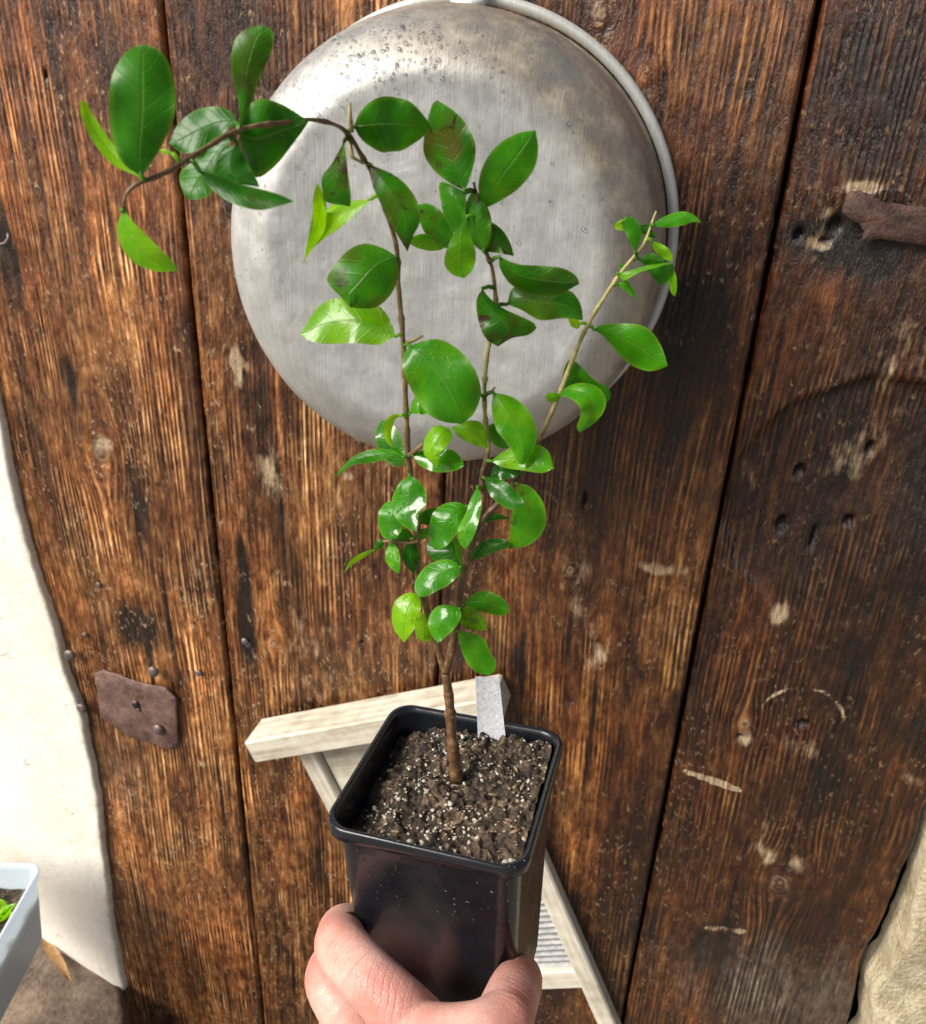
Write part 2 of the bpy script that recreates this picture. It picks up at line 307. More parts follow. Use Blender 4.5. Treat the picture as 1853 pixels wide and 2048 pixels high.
BOXP=frosted()
IRON2=simple('worn_iron_plate',(.075,.040,.032),(.27,.165,.135),45,.5,.0016,.2,6,260)
DRYL=simple('dry_brown_leaf',(.22,.11,.04),(.42,.25,.10),90,.6,.001)
def water():
    k=N('water'); fr=k.n('ShaderNodeFresnel'); fr.inputs[0].default_value=1.45; gl=k.n('ShaderNodeBsdfGlossy'); gl.inputs['Roughness'].default_value=.05; tr=k.n('ShaderNodeBsdfTransparent'); tr.inputs[0].default_value=(.93,.94,.95,1)
    mx=k.n('ShaderNodeMixShader'); k.l(k.math('MULTIPLY_ADD',fr.outputs[0],.7,.05,clamp=True),mx.inputs[0]); k.l(tr.outputs[0],mx.inputs[1]); k.l(gl.outputs[0],mx.inputs[2]); k.l(mx.outputs[0],k.out.inputs[0]); return k.m
WATER=water()
# ---------------------------------------------------------------- setting
fz=float(at(247,1960)[2])-.005       # floor height at the door foot
def grid(x0,x1,nx,y0,y1,ny):
    X,Y=np.meshgrid(np.linspace(x0,x1,nx),np.linspace(y0,y1,ny)); idx=np.arange(nx*ny).reshape(ny,nx)
    Fc=np.stack([idx[:-1,:-1],idx[:-1,1:],idx[1:,1:],idx[1:,:-1]],-1).reshape(-1,4); return X.ravel(),Y.ravel(),Fc
x,y,Fc=grid(0,1,110,-1.6,.1,120); xe_=np.interp(y,[-1.6,-.075,-.034,.006,.1],[-.50,-.815,-.853,-.887,-.893])+.004*fbm(y*18,y*0+3,3); x=-2.2+(xe_+2.2)*x; z=fz+.004*fbm(x*7,y*7)+.002*fbm(x*40,y*40)-.03*np.clip(1-(xe_-x)/.012,0,1)**2
tag(mesh('floor',np.c_[x,y,z],Fc,FLOOR),kind='structure')
g=MB(); g.add([(-30,-60,fz-.20),(30,-60,fz-.20),(30,.4,fz-.20),(-30,.4,fz-.20)],[(0,1,2,3)])
tag(g.build('ground',GROUND,smooth=False),kind='structure')
# ---------------------------------------------------------------- wooden door
FB=fz-.17
door=empty('wooden_door',(-.22,0,FB),'old brown plank door with rusty iron lock plate behind the basin','door')
XE=[-.893,-.570,-.2325,.112,.436]; ZT=1.62
knots=[] # x,z,r
for (px,py,r) in [(205,905,.018),(1140,1140,.013),(1205,25,.013),(545,1290,.011),(1490,1450,.010),(1560,1770,.020),(60,1200,.012),(1290,200,.010)]:
    p=at(px,py); knots.append((p[0],p[2],r*.85))
stains_shadow=[]  # x,z,rx,rz,strength; broad ones right of the basin paint its soft shadow
for (px,py,rx,rz,s) in [(15,520,.020,.075,1.),(280,990,.016,.07,.9),(485,1235,.020,.10,.95),(275,1250,.055,.055,.8),(350,1380,.03,.05,.6),(140,760,.008,.05,.9),(1040,1340,.018,.05,.8),(722,1270,.007,.06,.8),(1395,600,.04,.06,.85),(1690,480,.07,.03,.7),(1750,500,.06,.03,.8),(1150,1020,.012,.05,.7),(1300,760,.09,.10,.45),(1420,1900,.12,.07,.65),(1250,1750,.09,.20,.35),(300,1900,.02,.06,.7),(550,1900,.03,.06,.6),(455,400,.016,.05,.8),(290,1520,.03,.06,.6),(1850,1480,.05,.05,.8),(1700,700,.03,.10,.35),(700,30,.02,.05,.5),(1840,1150,.05,.12,.5),(1325,200,.006,.06,.8),(1680,190,.006,.05,.6),(450,60,.0,.0,0),(268,1010,.004,.09,1.1),(330,1190,.003,.10,1.),(300,1330,.004,.06,1.),(487,1160,.005,.07,1.1),(75,640,.003,.12,.9),(230,500,.0025,.14,.8),(560,1030,.003,.09,.9),(440,1560,.003,.12,.9),(640,1750,.003,.10,.8),(1180,1480,.003,.14,.8),(1330,420,.003,.12,.9),(1560,700,.003,.12,.8),(1700,1380,.003,.10,.8),(20,300,.003,.10,.9),(180,1750,.004,.10,1.),(270,1780,.003,.10,1.),(1480,1750,.003,.12,.8),(1640,470,.03,.02,.7),(900,1180,.006,.12,.5),(620,1440,.03,.03,.4)]:
    if s: p=at(px,py); stains_shadow.append((p[0],p[2],rx,rz,s))
worn=[]
for (px,py,rx,rz,s) in [(470,735,.02,.03,1.),(540,950,.02,.05,.8),(205,895,.02,.02,.8),(1330,1140,.035,.010,.9),(1725,374,.034,.007,1.1),(1664,486,.022,.008,1.1),(1662,425,.007,.018,.9),(1820,720,.03,.10,.55),(1600,560,.02,.08,.25),(1560,1215,.012,.035,1.),(1355,1290,.02,.03,.7),(1490,1480,.015,.02,.7),(1550,1640,.03,.04,.4),(690,960,.014,.010,1.2),(375,1890,.013,.010,1.4),(1200,1300,.03,.06,.5),(1150,1150,.03,.10,.5),(560,1560,.05,.2,.3),(400,1180,.05,.15,.35),(100,200,.1,.3,.3),(1480,200,.05,.1,.25),(1600,1500,.03,.03,.8),(1410,1860,.0,.0,0),(560,500,.02,.05,.3),(1830,1560,.02,.012,.7),(620,1280,.05,.12,.45),(1560,1720,.05,.03,.7),(1520,930,.02,.05,.45),(1700,930,.05,.04,.35)]:
    if s: p=at(px,py); worn.append((p[0],p[2],rx,rz,s))
holes=[]
for (px,py,rx,rz) in [(1702,1049,.010,.011),(1745,905,.007,.016),(1602,950,.008,.014),(1630,1082,.004,.03),(1567,1058,.011,.018),(1609,1452,.014,.008),(1168,1005,.004,.02),(720,1290,.006,.006),(490,1290,.008,.010),(1480,1478,.008,.008),(1600,470,.008,.010),(1672,452,.012,.016),(1655,480,.012,.008),(90,150,.003,.012)]:
    p=at(px,py); holes.append((p[0],p[2],rx*.72,rz*.75))
rc=at(1728,1022); rr=.155; rc2=at(1603,1445); rr2=.052
streaks=[(at(1370,1545),at(1482,1585),.0050),(at(1412,1862),at(1490,1868),.0065)]
for i in range(4):
    xa,xb=XE[i]+[.0,.0014,.0016,.0028][i],XE[i+1]-[.0014,.0016,.0028,.0][i]
    nx=int((xb-xa)/.0028); nz=int((ZT-FB)/.0042)
    x,z,Fc=grid(xa,xb,nx,FB,ZT,nz); Fc=Fc[:,::1]
    u=x+.022*fbm(x*1.5+i*9,z*1.1+3,2)+.0035*fbm(x*12+5,z*6+i,2)
    knot=np.zeros_like(x); kr=np.zeros_like(x)
    for (kx,kz,r) in knots:
        if xa-.05<kx<xb+.05:
            dx=(x-kx);dz=(z-kz)/1.9; d=np.sqrt(dx*dx+dz*dz)+.002*vnoise(x*60,z*60)
            u-=dx*.88*np.exp(-(d/(2.3*r))**2); kk=np.clip(1-(np.sqrt(dx*dx+(z-kz)**2/1.4)/r)**3,0,1); kr=np.where(kk>0,np.sqrt(dx*dx+(z-kz)**2/1.4)/r*3,kr); knot=np.maximum(knot,kk)
    fld=lambda L:np.clip(sum([s*np.exp(-((x-a)/rx)**2-((z-b)/rz)**2) for a,b,rx,rz,s in L]),0,1.3)
    stain=fld(stains_shadow)*(1.15+1.4*fbm(x*40,z*7,3)); wn=fld(worn)
    for a,b,hw in streaks:
        A=np.array([a[0],a[2]]);B=np.array([b[0],b[2]]);d=B-A;t=np.clip(((x-A[0])*d[0]+(z-A[1])*d[1])/(d@d),0,1)
        dd=np.hypot(x-A[0]-t*d[0],z-A[1]-t*d[1])*(1/(.35+1.3*np.sqrt(t*(1-t)))); wn=np.maximum(wn,1.4*np.clip(1.6-dd/hw,0,1))
    hole=np.zeros_like(x)
    for a,b,rx,rz in holes: hole=np.maximum(hole,np.clip(2.2-2.2*np.sqrt(((x-a)/rx)**2+((z-b)/rz)**2),0,1))
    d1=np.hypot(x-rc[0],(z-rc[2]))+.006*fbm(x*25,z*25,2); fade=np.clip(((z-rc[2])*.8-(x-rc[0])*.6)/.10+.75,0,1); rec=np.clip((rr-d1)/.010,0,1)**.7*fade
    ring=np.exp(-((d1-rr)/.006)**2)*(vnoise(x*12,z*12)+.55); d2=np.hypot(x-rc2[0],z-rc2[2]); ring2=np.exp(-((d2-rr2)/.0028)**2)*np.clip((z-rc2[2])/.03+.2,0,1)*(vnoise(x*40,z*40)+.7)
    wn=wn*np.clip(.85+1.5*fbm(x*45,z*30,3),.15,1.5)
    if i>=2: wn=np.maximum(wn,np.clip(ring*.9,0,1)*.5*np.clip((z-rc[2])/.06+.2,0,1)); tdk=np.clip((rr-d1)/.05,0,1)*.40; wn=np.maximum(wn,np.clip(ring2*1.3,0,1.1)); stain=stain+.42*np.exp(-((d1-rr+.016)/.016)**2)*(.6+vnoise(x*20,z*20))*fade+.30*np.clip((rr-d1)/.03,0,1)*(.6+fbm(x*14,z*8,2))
    g0=at(1620,2010); grey=np.clip(1.35-np.hypot((x-g0[0])/.17,(z-g0[2])/.11)+.5*fbm(x*30,z*8,3),0,1)*.9 if i==3 else np.zeros_like(x)
    if i==0:
        grey=np.clip(1.1-np.hypot((x+.80)/.07,(z-.28)/.13)+.5*fbm(x*30,z*6,3),0,1)*.45
    y=-.0025*fbm(x*9,z*2.5+i*7,3)-.0015*fbm(u*60,z*2+i,2)
    if i>=2: y=y+.010*rec
    y=y+.010*hole-.0015*knot+.002*np.clip(stain,0,1)
    # rounded, chewed plank edges
    e=np.minimum(x-xa,xb-x); wob=.0030*(vnoise(z*22+i*5,x*0+i)+.5)+.002*(vnoise(z*90,x*0+i)+.5)
    y=y+.007*np.clip(1-(e/(.003+wob)),0,1)**2
    X=x.copy(); y=y+[.0,.004,.001,.0035][i]
    if i==0: X=X+np.clip(1-(x-xa)/.03,0,1)*(.010*fbm(z*11,z*0+2,3)+.004*fbm(z*60,z*0,2))
    if i==3: X=X+np.clip(1-(xb-x)/.03,0,1)*(.012*fbm(z*9,z*0+8,3))
    lr=[(2.45,2.70,3.05),(1.80,1.95,2.05),(.88,.84,.66),(.55,.46,.31)][i]  # plank tints with the light's falloff from left to right painted in
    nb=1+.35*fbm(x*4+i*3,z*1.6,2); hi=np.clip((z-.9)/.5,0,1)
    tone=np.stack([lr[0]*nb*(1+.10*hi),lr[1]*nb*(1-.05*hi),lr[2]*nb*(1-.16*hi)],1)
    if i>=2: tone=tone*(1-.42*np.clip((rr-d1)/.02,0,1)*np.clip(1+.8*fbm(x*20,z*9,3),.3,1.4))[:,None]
    V=np.c_[X,y,z]
    # thickness: side skirts to the back
    nv=len(V); bl=nv; 
    idx=np.arange(nx*nz).reshape(nz,nx); border=np.r_[idx[0,:],idx[1:,-1],idx[-1,-2::-1],idx[-2:0:-1,0]]
    Vb=V[border].copy(); Vb[:,1]=.035; m=len(border)
    Fs=[tuple(map(int,f)) for f in Fc]+[(int(border[(k+1)%m]),int(border[k]),nv+k,nv+(k+1)%m) for k in range(m)]
    ext=lambda a:np.concatenate([a,a[border]])
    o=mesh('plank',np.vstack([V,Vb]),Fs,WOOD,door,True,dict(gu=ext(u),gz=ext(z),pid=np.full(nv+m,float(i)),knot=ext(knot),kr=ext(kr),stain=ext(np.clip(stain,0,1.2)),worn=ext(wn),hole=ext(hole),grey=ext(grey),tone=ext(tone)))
bk=MB(); bk.box((-.23,.045,(FB+ZT)/2),np.eye(3),(.66,.006,(ZT-FB)/2-.002)); bk.build('backing_board',simple('dark_backing_wood',(.004,.002,.001),(.012,.006,.003),20,.9),door)
# thin batten lip along the seam between first planks
def plate(name,poly,y0,th,mat,parent,dome=.0):
    P=np.array([at(px,py,y0) for px,py in poly]); c=P.mean(0); n=len(P)
    rings=[(1.0,0),(1.0,-th*.6),(.97,-th),(.6,-th-dome*.6),(.0,-th-dome)]
    m=MB(); V=[];Fc=[]
    for s,dy in rings:
        for p in P: q=c+(p-c)*s; V.append((q[0],y0+dy+.0006*math.sin(q[0]*190+q[2]*150),q[2]))
    for j in range(len(rings)-1):
        for k in range(n): Fc.append((j*n+k,j*n+(k+1)%n,(j+1)*n+(k+1)%n,(j+1)*n+k))
    return m.add(V,Fc).build(name,mat,parent,True)
def ragged(poly,k=6,a=1.6):
    out=[]; n=len(poly)
    for i in range(n):
        p,q=np.array(poly[i],float),np.array(poly[(i+1)%n],float)
        for t in np.arange(k)/k: out.append(tuple(p+(q-p)*t+(rng.rand(2)-.5)*a))
    return out
lp=plate('lock_plate',ragged([(192,1346),(208,1338),(281,1364),(333,1374),(354,1395),(359,1484),(338,1499),(312,1486),(260,1473),(203,1432)]),-.005,.0035,IRON2,door,.001)
m=MB(); p=at(273,1411,-.010); m.ball(p,.0075,14,8,(1,.35,1)); m.build('keyhole',simple('black_hole',(.003,.002,.002),(.006,.004,.004),20,.9),lp)
m=MB(); p=at(271,1405,-.012); m.ball(p,.004,10,6,(1,.6,.8)); p=at(277,1420,-.012); m.ball(p,.003,10,6,(1,.6,1)); m.build('lock_pin',NAIL,lp)
for (px,py,r) in [(307,1343,.0095),(317,1459,.010),(140,1310,.010),(164,1416,.0095),(398,1346,.0055),(490,1283,.006),(198,1170,.005),(170,1270,.005),(1395,1928,.0)]:
    if r>0: m=MB(); m.ball(at(px,py,-.012 if r>.009 else -.003),r,16,10,(1,.55,1)); m.build('nail_head',NAIL,door)
hinge=plate('hinge_strap',ragged([(1690,400),(1700,383),(1718,380),(1740,388),(1772,406),(1853,413),(1990,410),(1990,500),(1853,492),(1762,478),(1722,484),(1728,462),(1716,446),(1698,440),(1684,424)],6,2.6),-.0035,.0035,IRON,door,.0005)
m=MB(); m.tube([at(px,py,yy) for px,py,yy in [(-12,478,0),(-6,486,-.008),(2,489,-.014),(12,486,-.016),(18,476,-.016),(17,466,-.014)]],[.0022]*6,8); m.build('hook',NAIL,door)
# ---------------------------------------------------------------- plaster jamb left, stone jamb right
def jamb(name,xfun,sgn,xfar,mat,label,cat,yf,amp,nz=240,nx=80,z1=1.7):
    V=[];Fc=[];ED=[]
    zz=np.linspace(fz-.2 if sgn>0 else fz-.01,z1,nz)
    for z in zz:
        xe=xfun(z)
        for j in range(nx):
            t=j/(nx-1)
            if t<.12: a=t/.12; X=xe+sgn*.004*math.sin(a*1.5); Yv=.04+(yf(z,xe)-.04)*a
            else: a=(t-.12)/.88; X=xe+sgn*(.006+a**1.4*xfar); Yv=yf(z,X)
            r=1-math.exp(-((t-.12)/.03)**2)*.5
            Yv-=amp*float(fbm(X*12+3,z*12,4))*(.3+.7*min(1,max(0,t-.1)*6)); X+=amp*.35*float(fbm(z*25,t*9,3))
            V.append((X,Yv,z)); ED.append(math.exp(-abs(X-xe)/.03))
    for i in range(nz-1):
        for j in range(nx-1): q=(i*nx+j,i*nx+j+1,(i+1)*nx+j+1,(i+1)*nx+j); Fc.append(q if sgn>0 else q[::-1])
    o=mesh(name,V,Fc,mat,None,True,dict(edge=ED)); tag(o,label,cat); return o
lx=[(at(px,py,-.01)[2],at(px,py,-.01)[0]) for px,py in [(0,-150),(0,820),(38,1000),(62,1100),(120,1290),(138,1350),(168,1440),(203,1640),(208,1702),(232,1884),(246,1960)]]
lx[0]=(1.75,lx[1][1]); lx=sorted(lx); lxz=[a for a,b in lx]; lxx=[b+.002 for a,b in lx]
jamb('plaster_wall',lambda z:float(np.interp(z,lxz,lxx))+.005*float(fbm(z*14,z*0+1,3))+.0015*float(fbm(z*60,z*0+4,3)),-1,1.2,PLAST,'pale cream plaster wall left of the old door, crumbling along its edge','wall',lambda z,X:-.012+.06*max(0,min(1,(-.90-X)/.25))*max(0,1-(z-fz)/.35)**1.5,.002)
jamb('stone_wall',lambda z:452e-3+.018*float(fbm(z*9,z*0+6,3))+.02*max(0,.35-z),1,1.0,STONE,'rough sandy stone wall at the lower right beyond the door edge','wall',lambda z,X:-.015-.03*float(fbm(z*6,X*7,3)),.018,150,70)
# ---------------------------------------------------------------- storage box bottom left with seedlings, dry leaf
bx=empty('storage_box',at(20,2000,-.16),'pale frosted plastic tub with seedlings at the lower left','box')
def loft(rings,closed_top=False):
    V=[];Fc=[];n=len(rings[0])
    for r in rings: V+=list(r)
    for j in range(len(rings)-1):
        for k in range(n): Fc.append((j*n+k,j*n+(k+1)%n,(j+1)*n+(k+1)%n,(j+1)*n+k))
    return V,Fc,n
def rsq(hx,hy,r,z,n=8):
    out=[]
    for cx,cy,a0 in [(hx-r,hy-r,0),(-hx+r,hy-r,90),(-hx+r,-hy+r,180),(hx-r,-hy+r,270)]:
        for k in range(n+1): a=math.radians(a0+90*k/n); out.append(np.array([cx+r*math.cos(a),cy+r*math.sin(a),z]))
    return out
cB=at(88,1722,-.09); top=cB[2]-.005; hz_=.17; hx=.16; hy=.11
yaw=math.radians(14); RZ=np.array([[math.cos(yaw),-math.sin(yaw),0],[math.sin(yaw),math.cos(yaw),0],[0,0,1]])
ctr=np.array([cB[0],cB[1],0])-RZ@np.array([hx,hy,0])*1.0
R_=[rsq(hx*.86,hy*.86,.02,top-hz_+.002),rsq(hx*.88,hy*.88,.02,top-hz_+.006),rsq(hx*.97,hy*.97,.022,top-.012),rsq(hx*1.0,hy*1.0,.024,top-.011),rsq(hx*1.0,hy*1.0,.024,top),rsq(hx*.965,hy*.955,.022,top),rsq(hx*.95,hy*.945,.022,top-.012),rsq(hx*.86,hy*.86,.02,top-hz_+.010)]
V,Fc,n=loft([[RZ@p+ctr for p in r] for r in R_]); Fc.append(tuple(range(n))[::-1]); Fc.append(tuple(range(7*n,8*n)))
mesh('body',V,Fc,BOXP,bx)
x,y,Fc=grid(-.95,.95,40,-.95,.95,40); P=np.c_[x*hx*.93,y*hy*.93,np.full(len(x),top-.05)+.006*fbm(x*9,y*9)]@RZ.T+ctr
mesh('soil',P,Fc,SOIL,bx)
# ---------------------------------------------------------------- aluminium basin
bc=at(935,440,-.022); bc=np.array([-.2150,-.028,1.221])
tilt=Matrix.Rotation(math.radians(-1.),3,'X')@Matrix.Rotation(math.radians(7.2),3,'Z'); TB=np.array(tilt)
RB=.228
def basin_profile():
    return [(0,.202),(.05,.2025),(.10,.203),(.138,.205),(.147,.2058),(.160,.202),(.177,.191),(.191,.177),(.200,.157),(.207,.131),(.211,.100),(.2135,.066),(.2155,.031),(.2175,.012),(.221,.006),(.2235,.004)]
basin=empty('metal_basin',tuple(bc),'worn round aluminium basin hanging upside down against the plank door','basin')
pr=spline([(a,b) for a,b in basin_profile()],56); na=160; V=[];ST=[];Fc=[]
k_=RB/.2315
for j,(r,h) in enumerate(pr):
    for k in range(na):
        a=2*math.pi*k/na; x_=r*k_*math.cos(a); z_=r*k_*math.sin(a)
        dent=.0016*float(fbm(x_*12+4,z_*12+9,3))+.004*math.exp(-((x_+.05)**2+(z_-.06)**2)/.002)*.3
        hh=h+dent*(1 if r<.2 else .3); V.append(TB@np.array([x_,-hh,z_])+bc)
        # brown grime on the upper right flank, thin film elsewhere
        g_=math.exp(-((math.degrees(a)-42+180)%360-180)**2/2/(50**2))*min(1,max(0,(r-.135)/.03))
        ST.append(min(1.,.04+1.15*g_+.25*max(0,(r-.195)/.03)))
for j in range(len(pr)-1):
    for k in range(na): Fc.append((j*na+k,(j+1)*na+k,(j+1)*na+(k+1)%na,j*na+(k+1)%na))
mesh('body',V,Fc,ALU,basin,True,dict(stain=ST))
m=MB(); P=[TB@np.array([(.2308*k_)*math.cos(2*math.pi*k/120),-.0045,(.2308*k_)*math.sin(2*math.pi*k/120)])+bc for k in range(121)]
m.tube(P,[.0057]*121,14,False); m.build('rolled_rim',RIMM,basin)
hb=at(942,8,-.045)
m=MB(); m.tube([hb+np.array([-.017,-.006,.004]),hb+np.array([-.012,-.010,-.001]),hb+np.array([0,-.012,-.002]),hb+np.array([.012,-.010,.0]),hb+np.array([.017,-.004,.006])],[.0035,.005,.0055,.005,.0035],10)
m.box(hb+np.array([0,.004,.010]),np.eye(3),(.014,.003,.012)); m.build('hanging_bracket',RIMM,basin)
# drops of water on the upper left flank
dm=MB(); cnt=0
def basin_pt(rr_,a):
    rs=[p[0] for p in pr]; hs=[p[1] for p in pr]; h=float(np.interp(rr_,rs,hs)); e=.002; sl_=(float(np.interp(rr_+e,rs,hs))-float(np.interp(rr_-e,rs,hs)))/(2*e)
    nn=np.array([-sl_*math.cos(a),-1,-sl_*math.sin(a)]); nn/=np.linalg.norm(nn)
    return TB@np.array([rr_*k_*math.cos(a),-h,rr_*k_*math.sin(a)])+bc,TB@nn
for i in range(620):
    if i<520: a=math.radians(random.gauss(113,21)); r_=random.gauss(.168,.016)
    else: a=random.uniform(.2,3.3); r_=random.uniform(.05,.2)
    if r_>.212: continue
    p,nn=basin_pt(r_,a); s_=random.choice([.0006,.0008,.001,.0013,.0017])*random.uniform(.7,1.1)
    q=np.cross(nn,[0,0,1]); q/=np.linalg.norm(q); M=np.stack([q,np.cross(nn,q),nn],1)
    dm.ball(p+nn*s_*.25,s_,10,6,(1,1,.75),M)
tag(dm.build('water_drops',WATER,basin),'beads of water on the upper left flank of the basin',kind='stuff')
# ---------------------------------------------------------------- washboard behind the pot
WB=at(720,1560,-.03)
ru=np.array([-.132+.534,0,.640-.462]); ru/=np.linalg.norm(ru); rw=np.array([ru[2],0,-ru[0]]); ry=np.array([0,-1.,0])
O=np.array([-.508,-.002,.472])  # rail left end on the door
wbo=empty('washboard',tuple(O+ru*.22+rw*.25),'weathered pale wooden washboard leaning crooked behind the black pot','washboard')
LR=.412
def bar(name,c,a,b,c3,hs,bev=.003):
    m=MB(); m.box(c,[a,b,c3],hs,bev); V=np.array(m.V); q=np.stack([(V-c)@a*6,(V-c)@b*90,(V-c)@c3*90],1)
    return mesh(name,m.V,m.F,PALE,wbo,False,dict(lc=q))
bar('top_rail',O+ru*LR/2+rw*.006+ry*.034,ru,rw,ry,(LR/2,.020,.030))
for s_ in (.065,.353):
    bar('stile',O+ru*s_+rw*.365+ry*.016,rw,ru,ry,(.340,.0155,.013))
bar('top_panel',O+ru*.213+rw*.085+ry*.012,ru,rw,ry,(.131,.060,.005))
bar('lower_rail',O+ru*.213+rw*.155+ry*.016,ru,rw,ry,(.1305,.009,.011))
bar('lower_rail',O+ru*.213+rw*.560+ry*.016,ru,rw,ry,(.1305,.020,.011))
n1,n2=4,260; V=[];Fc=[]
for j in range(n2):
    t=.165+(.54-.165)*j/(n2-1)
    for i in range(n1): V.append(O+ru*(.083+.26*i/(n1-1))+rw*t+ry*(.014+.0035*math.sin(2*math.pi*t/.0125)))
for j in range(n2-1):
    for i in range(n1-1): Fc.append((j*n1+i,j*n1+i+1,(j+1)*n1+i+1,(j+1)*n1+i))
mesh('corrugated_sheet',V,Fc,ZINC,wbo)
# ---------------------------------------------------------------- flower pot
PO=np.array([-.0753,-.5792,.9951]); PR=np.array([[.9966,.0578,-.0587],[-.0572,.9983,.0123],[.0593,-.0089,.9982]])
def pw(p): return PR@np.asarray(p,float)+PO
hs=.0555; PH=.165
pot=empty('flower_pot',tuple(pw((0,0,-PH))),'square black plastic nursery pot held in a hand','pot')
R_=[]
for s_,z,r in [(.70,-PH,.010),(.80,-PH+.0005,.011),(.825,-PH+.003,.012),(.86,-.10,.012),(.905,-.012,.012),(.915,-.0095,.012),(.975,-.0088,.0135),(1.,-.0075,.014),(1.,-.0012,.014),(.985,0,.0135),(.955,0,.0125),(.93,-.0015,.012),(.92,-.004,.0115),(.90,-.02,.011),(.885,-.05,.011)]:
    R_.append([pw(p) for p in rsq(hs*s_,hs*s_,r,z,8)])
V,Fc,n=loft(R_); Fc.append(tuple(range(n))[::-1])
mesh('body',V[:6*n],[f for f in Fc if max(f)<6*n],POT,pot)
mesh('rim',V[5*n:],[tuple(i-5*n for i in f) for f in Fc if min(f)>=5*n],POT,pot)
# soil
x,y,Fc=grid(-1,1,210,-1,1,210); e=hs*.892; X=x*e;Y=y*e
def soilz(X,Y):
    z=-.0095+.05*Y+.0045*fbm(X*45,Y*45,2)+.0058*np.maximum(fbm(X*170,Y*170,3),-.25)+.0022*fbm(X*520,Y*520,2)
    z=z-.012*np.clip((-.028-X)/.018,0,1)**.7-.004*np.exp(-((X)**2+(Y-.007)**2)/.00006)+.003*np.clip((X-.01)/.03,0,1)
    return z
_rc=.011; ax_,ay_=np.abs(X)-(e-_rc),np.abs(Y)-(e-_rc); dd_=np.hypot(np.maximum(ax_,0),np.maximum(ay_,0)); kk_=np.where((ax_>0)&(ay_>0)&(dd_>_rc),_rc/np.maximum(dd_,1e-9),1)
X=np.where((ax_>0)&(ay_>0),np.sign(X)*((e-_rc)+ax_*kk_),X); Y=np.where((ax_>0)&(ay_>0),np.sign(Y)*((e-_rc)+ay_*kk_),Y); Z=soilz(X,Y)
P=(PR@np.c_[X,Y,Z].T).T+PO
mesh('soil',P,Fc,SOIL,pot)
pm=MB()
for i in range(1000):
    a,b=random.uniform(-.9,.93),random.uniform(-.93,.93)
    if a<-.6 and random.random()<.7: continue
    if vnoise(a*3.1+40,b*3.1+7)+random.uniform(-.25,.25)<-.06: continue
    s_=random.choice([.0003,.00035,.0005,.0006,.0008,.0010])*random.uniform(.8,1.15)
    if i<14: s_=random.uniform(.0013,.0018)
    X_,Y_=a*e,b*e; zz=float(soilz(np.array(X_),np.array(Y_)))
    V=[];nu,nv=7,5; ph=random.random()*9
    m2=MB(); m2.ball((0,0,0),s_,nu,nv,(1,random.uniform(.7,1.2),random.uniform(.6,1.)))
    V=[np.array(v)*(1+.45*math.sin(2.6*v[0]/s_+ph)*math.cos(2.3*v[1]/s_+ph*2)+.2*math.sin(4*v[2]/s_+ph*3)) for v in m2.V]
    pm.add([pw(v+np.array([X_,Y_,zz+s_*.35])) for v in V],m2.F)
for (px,py,s_) in [(1012,1728,.0024),(1022,1724,.002),(820,1686,.0022),(812,1690,.0018),(1046,1680,.0020)]:
    dd=RM@_ray(px,py); nz_=PR[:,2]; t=((PO+nz_*-.0095-CP)@nz_)/(dd@nz_); p=CP+t*dd; pm.ball(p,s_,8,6)
tag(pm.build('perlite_grains',PERL,pot),'white perlite grains scattered over the dark soil',kind='stuff')
m=MB()
for i in range(150):
    a,b=random.uniform(-.9,.9),random.uniform(-.9,.9); X_,Y_=a*e,b*e; zz=float(soilz(np.array(X_),np.array(Y_))); s_=random.uniform(.0008,.0042)*(1 if random.random()<.4 else .5); th=random.random()*6.28
    M=np.array([[math.cos(th),-math.sin(th),0],[math.sin(th),math.cos(th),0],[0,0,1]]); m.ball(pw((X_,Y_,zz+.0006)),s_,6,4,(1,.3,.25),PR@M)
tag(m.build('bark_chips',simple('dark_bark_chip',(.02,.012,.008),(.34,.24,.14),90,.6,.001),pot),kind='stuff')
m=MB()
for i in range(90):
    t_=random.uniform(-.93,.93); sd_=random.choice([(t_,-.965),(t_,-.965),(.965,t_),(-.965,t_)]); s_=random.uniform(.00025,.0007); m.ball(pw((hs*sd_[0],hs*sd_[1]*1.0,.0002)),s_,6,4,(1,random.uniform(.6,1),.6),PR)
for i in range(60):
    s_=random.uniform(.0002,.0006); m.ball(pw((random.uniform(-.045,.045),-hs*.925+.00,random.uniform(-.05,-.012))),s_,5,4)
tag(m.build('soil_crumbs',SOIL,pot),kind='stuff')
# plant label
def on_soil(px,py,dz=-.008):
    dd=RM@_ray(px,py); nz_=PR[:,2]; t=((PO+nz_*dz-CP)@nz_)/(dd@nz_); return CP+t*dd
bl,br=on_soil(955,1470),on_soil(1012,1486); dpt=(depth_of(bl)+depth_of(br))/2
tl,tr=atd(951,1354,dpt*.985),atd(999,1357,dpt*.985); bl,br=atd(957,1492,dpt),atd(1015,1506,dpt)
nn=np.cross(tr-tl,bl-tl); nn/=np.linalg.norm(nn); V=[];Fc=[];na_,nb_=6,14
for sdi in (0,1):
    for j in range(nb_):
        for i in range(na_):
            u,v=i/(na_-1),j/(nb_-1); p=(tl*(1-u)+tr*u)*(1-v)+(bl*(1-u)+br*u)*v; p=p+nn*(.0008*math.sin(u*3.1)+.003*math.sin(v*2.4))+nn*sdi*.0008; V.append(p)
q=na_*nb_
for j in range(nb_-1):
    for i in range(na_-1): a=j*na_+i; Fc+= [(a,a+1,a+na_+1,a+na_),(q+a,q+a+na_,q+a+na_+1,q+a+1)]
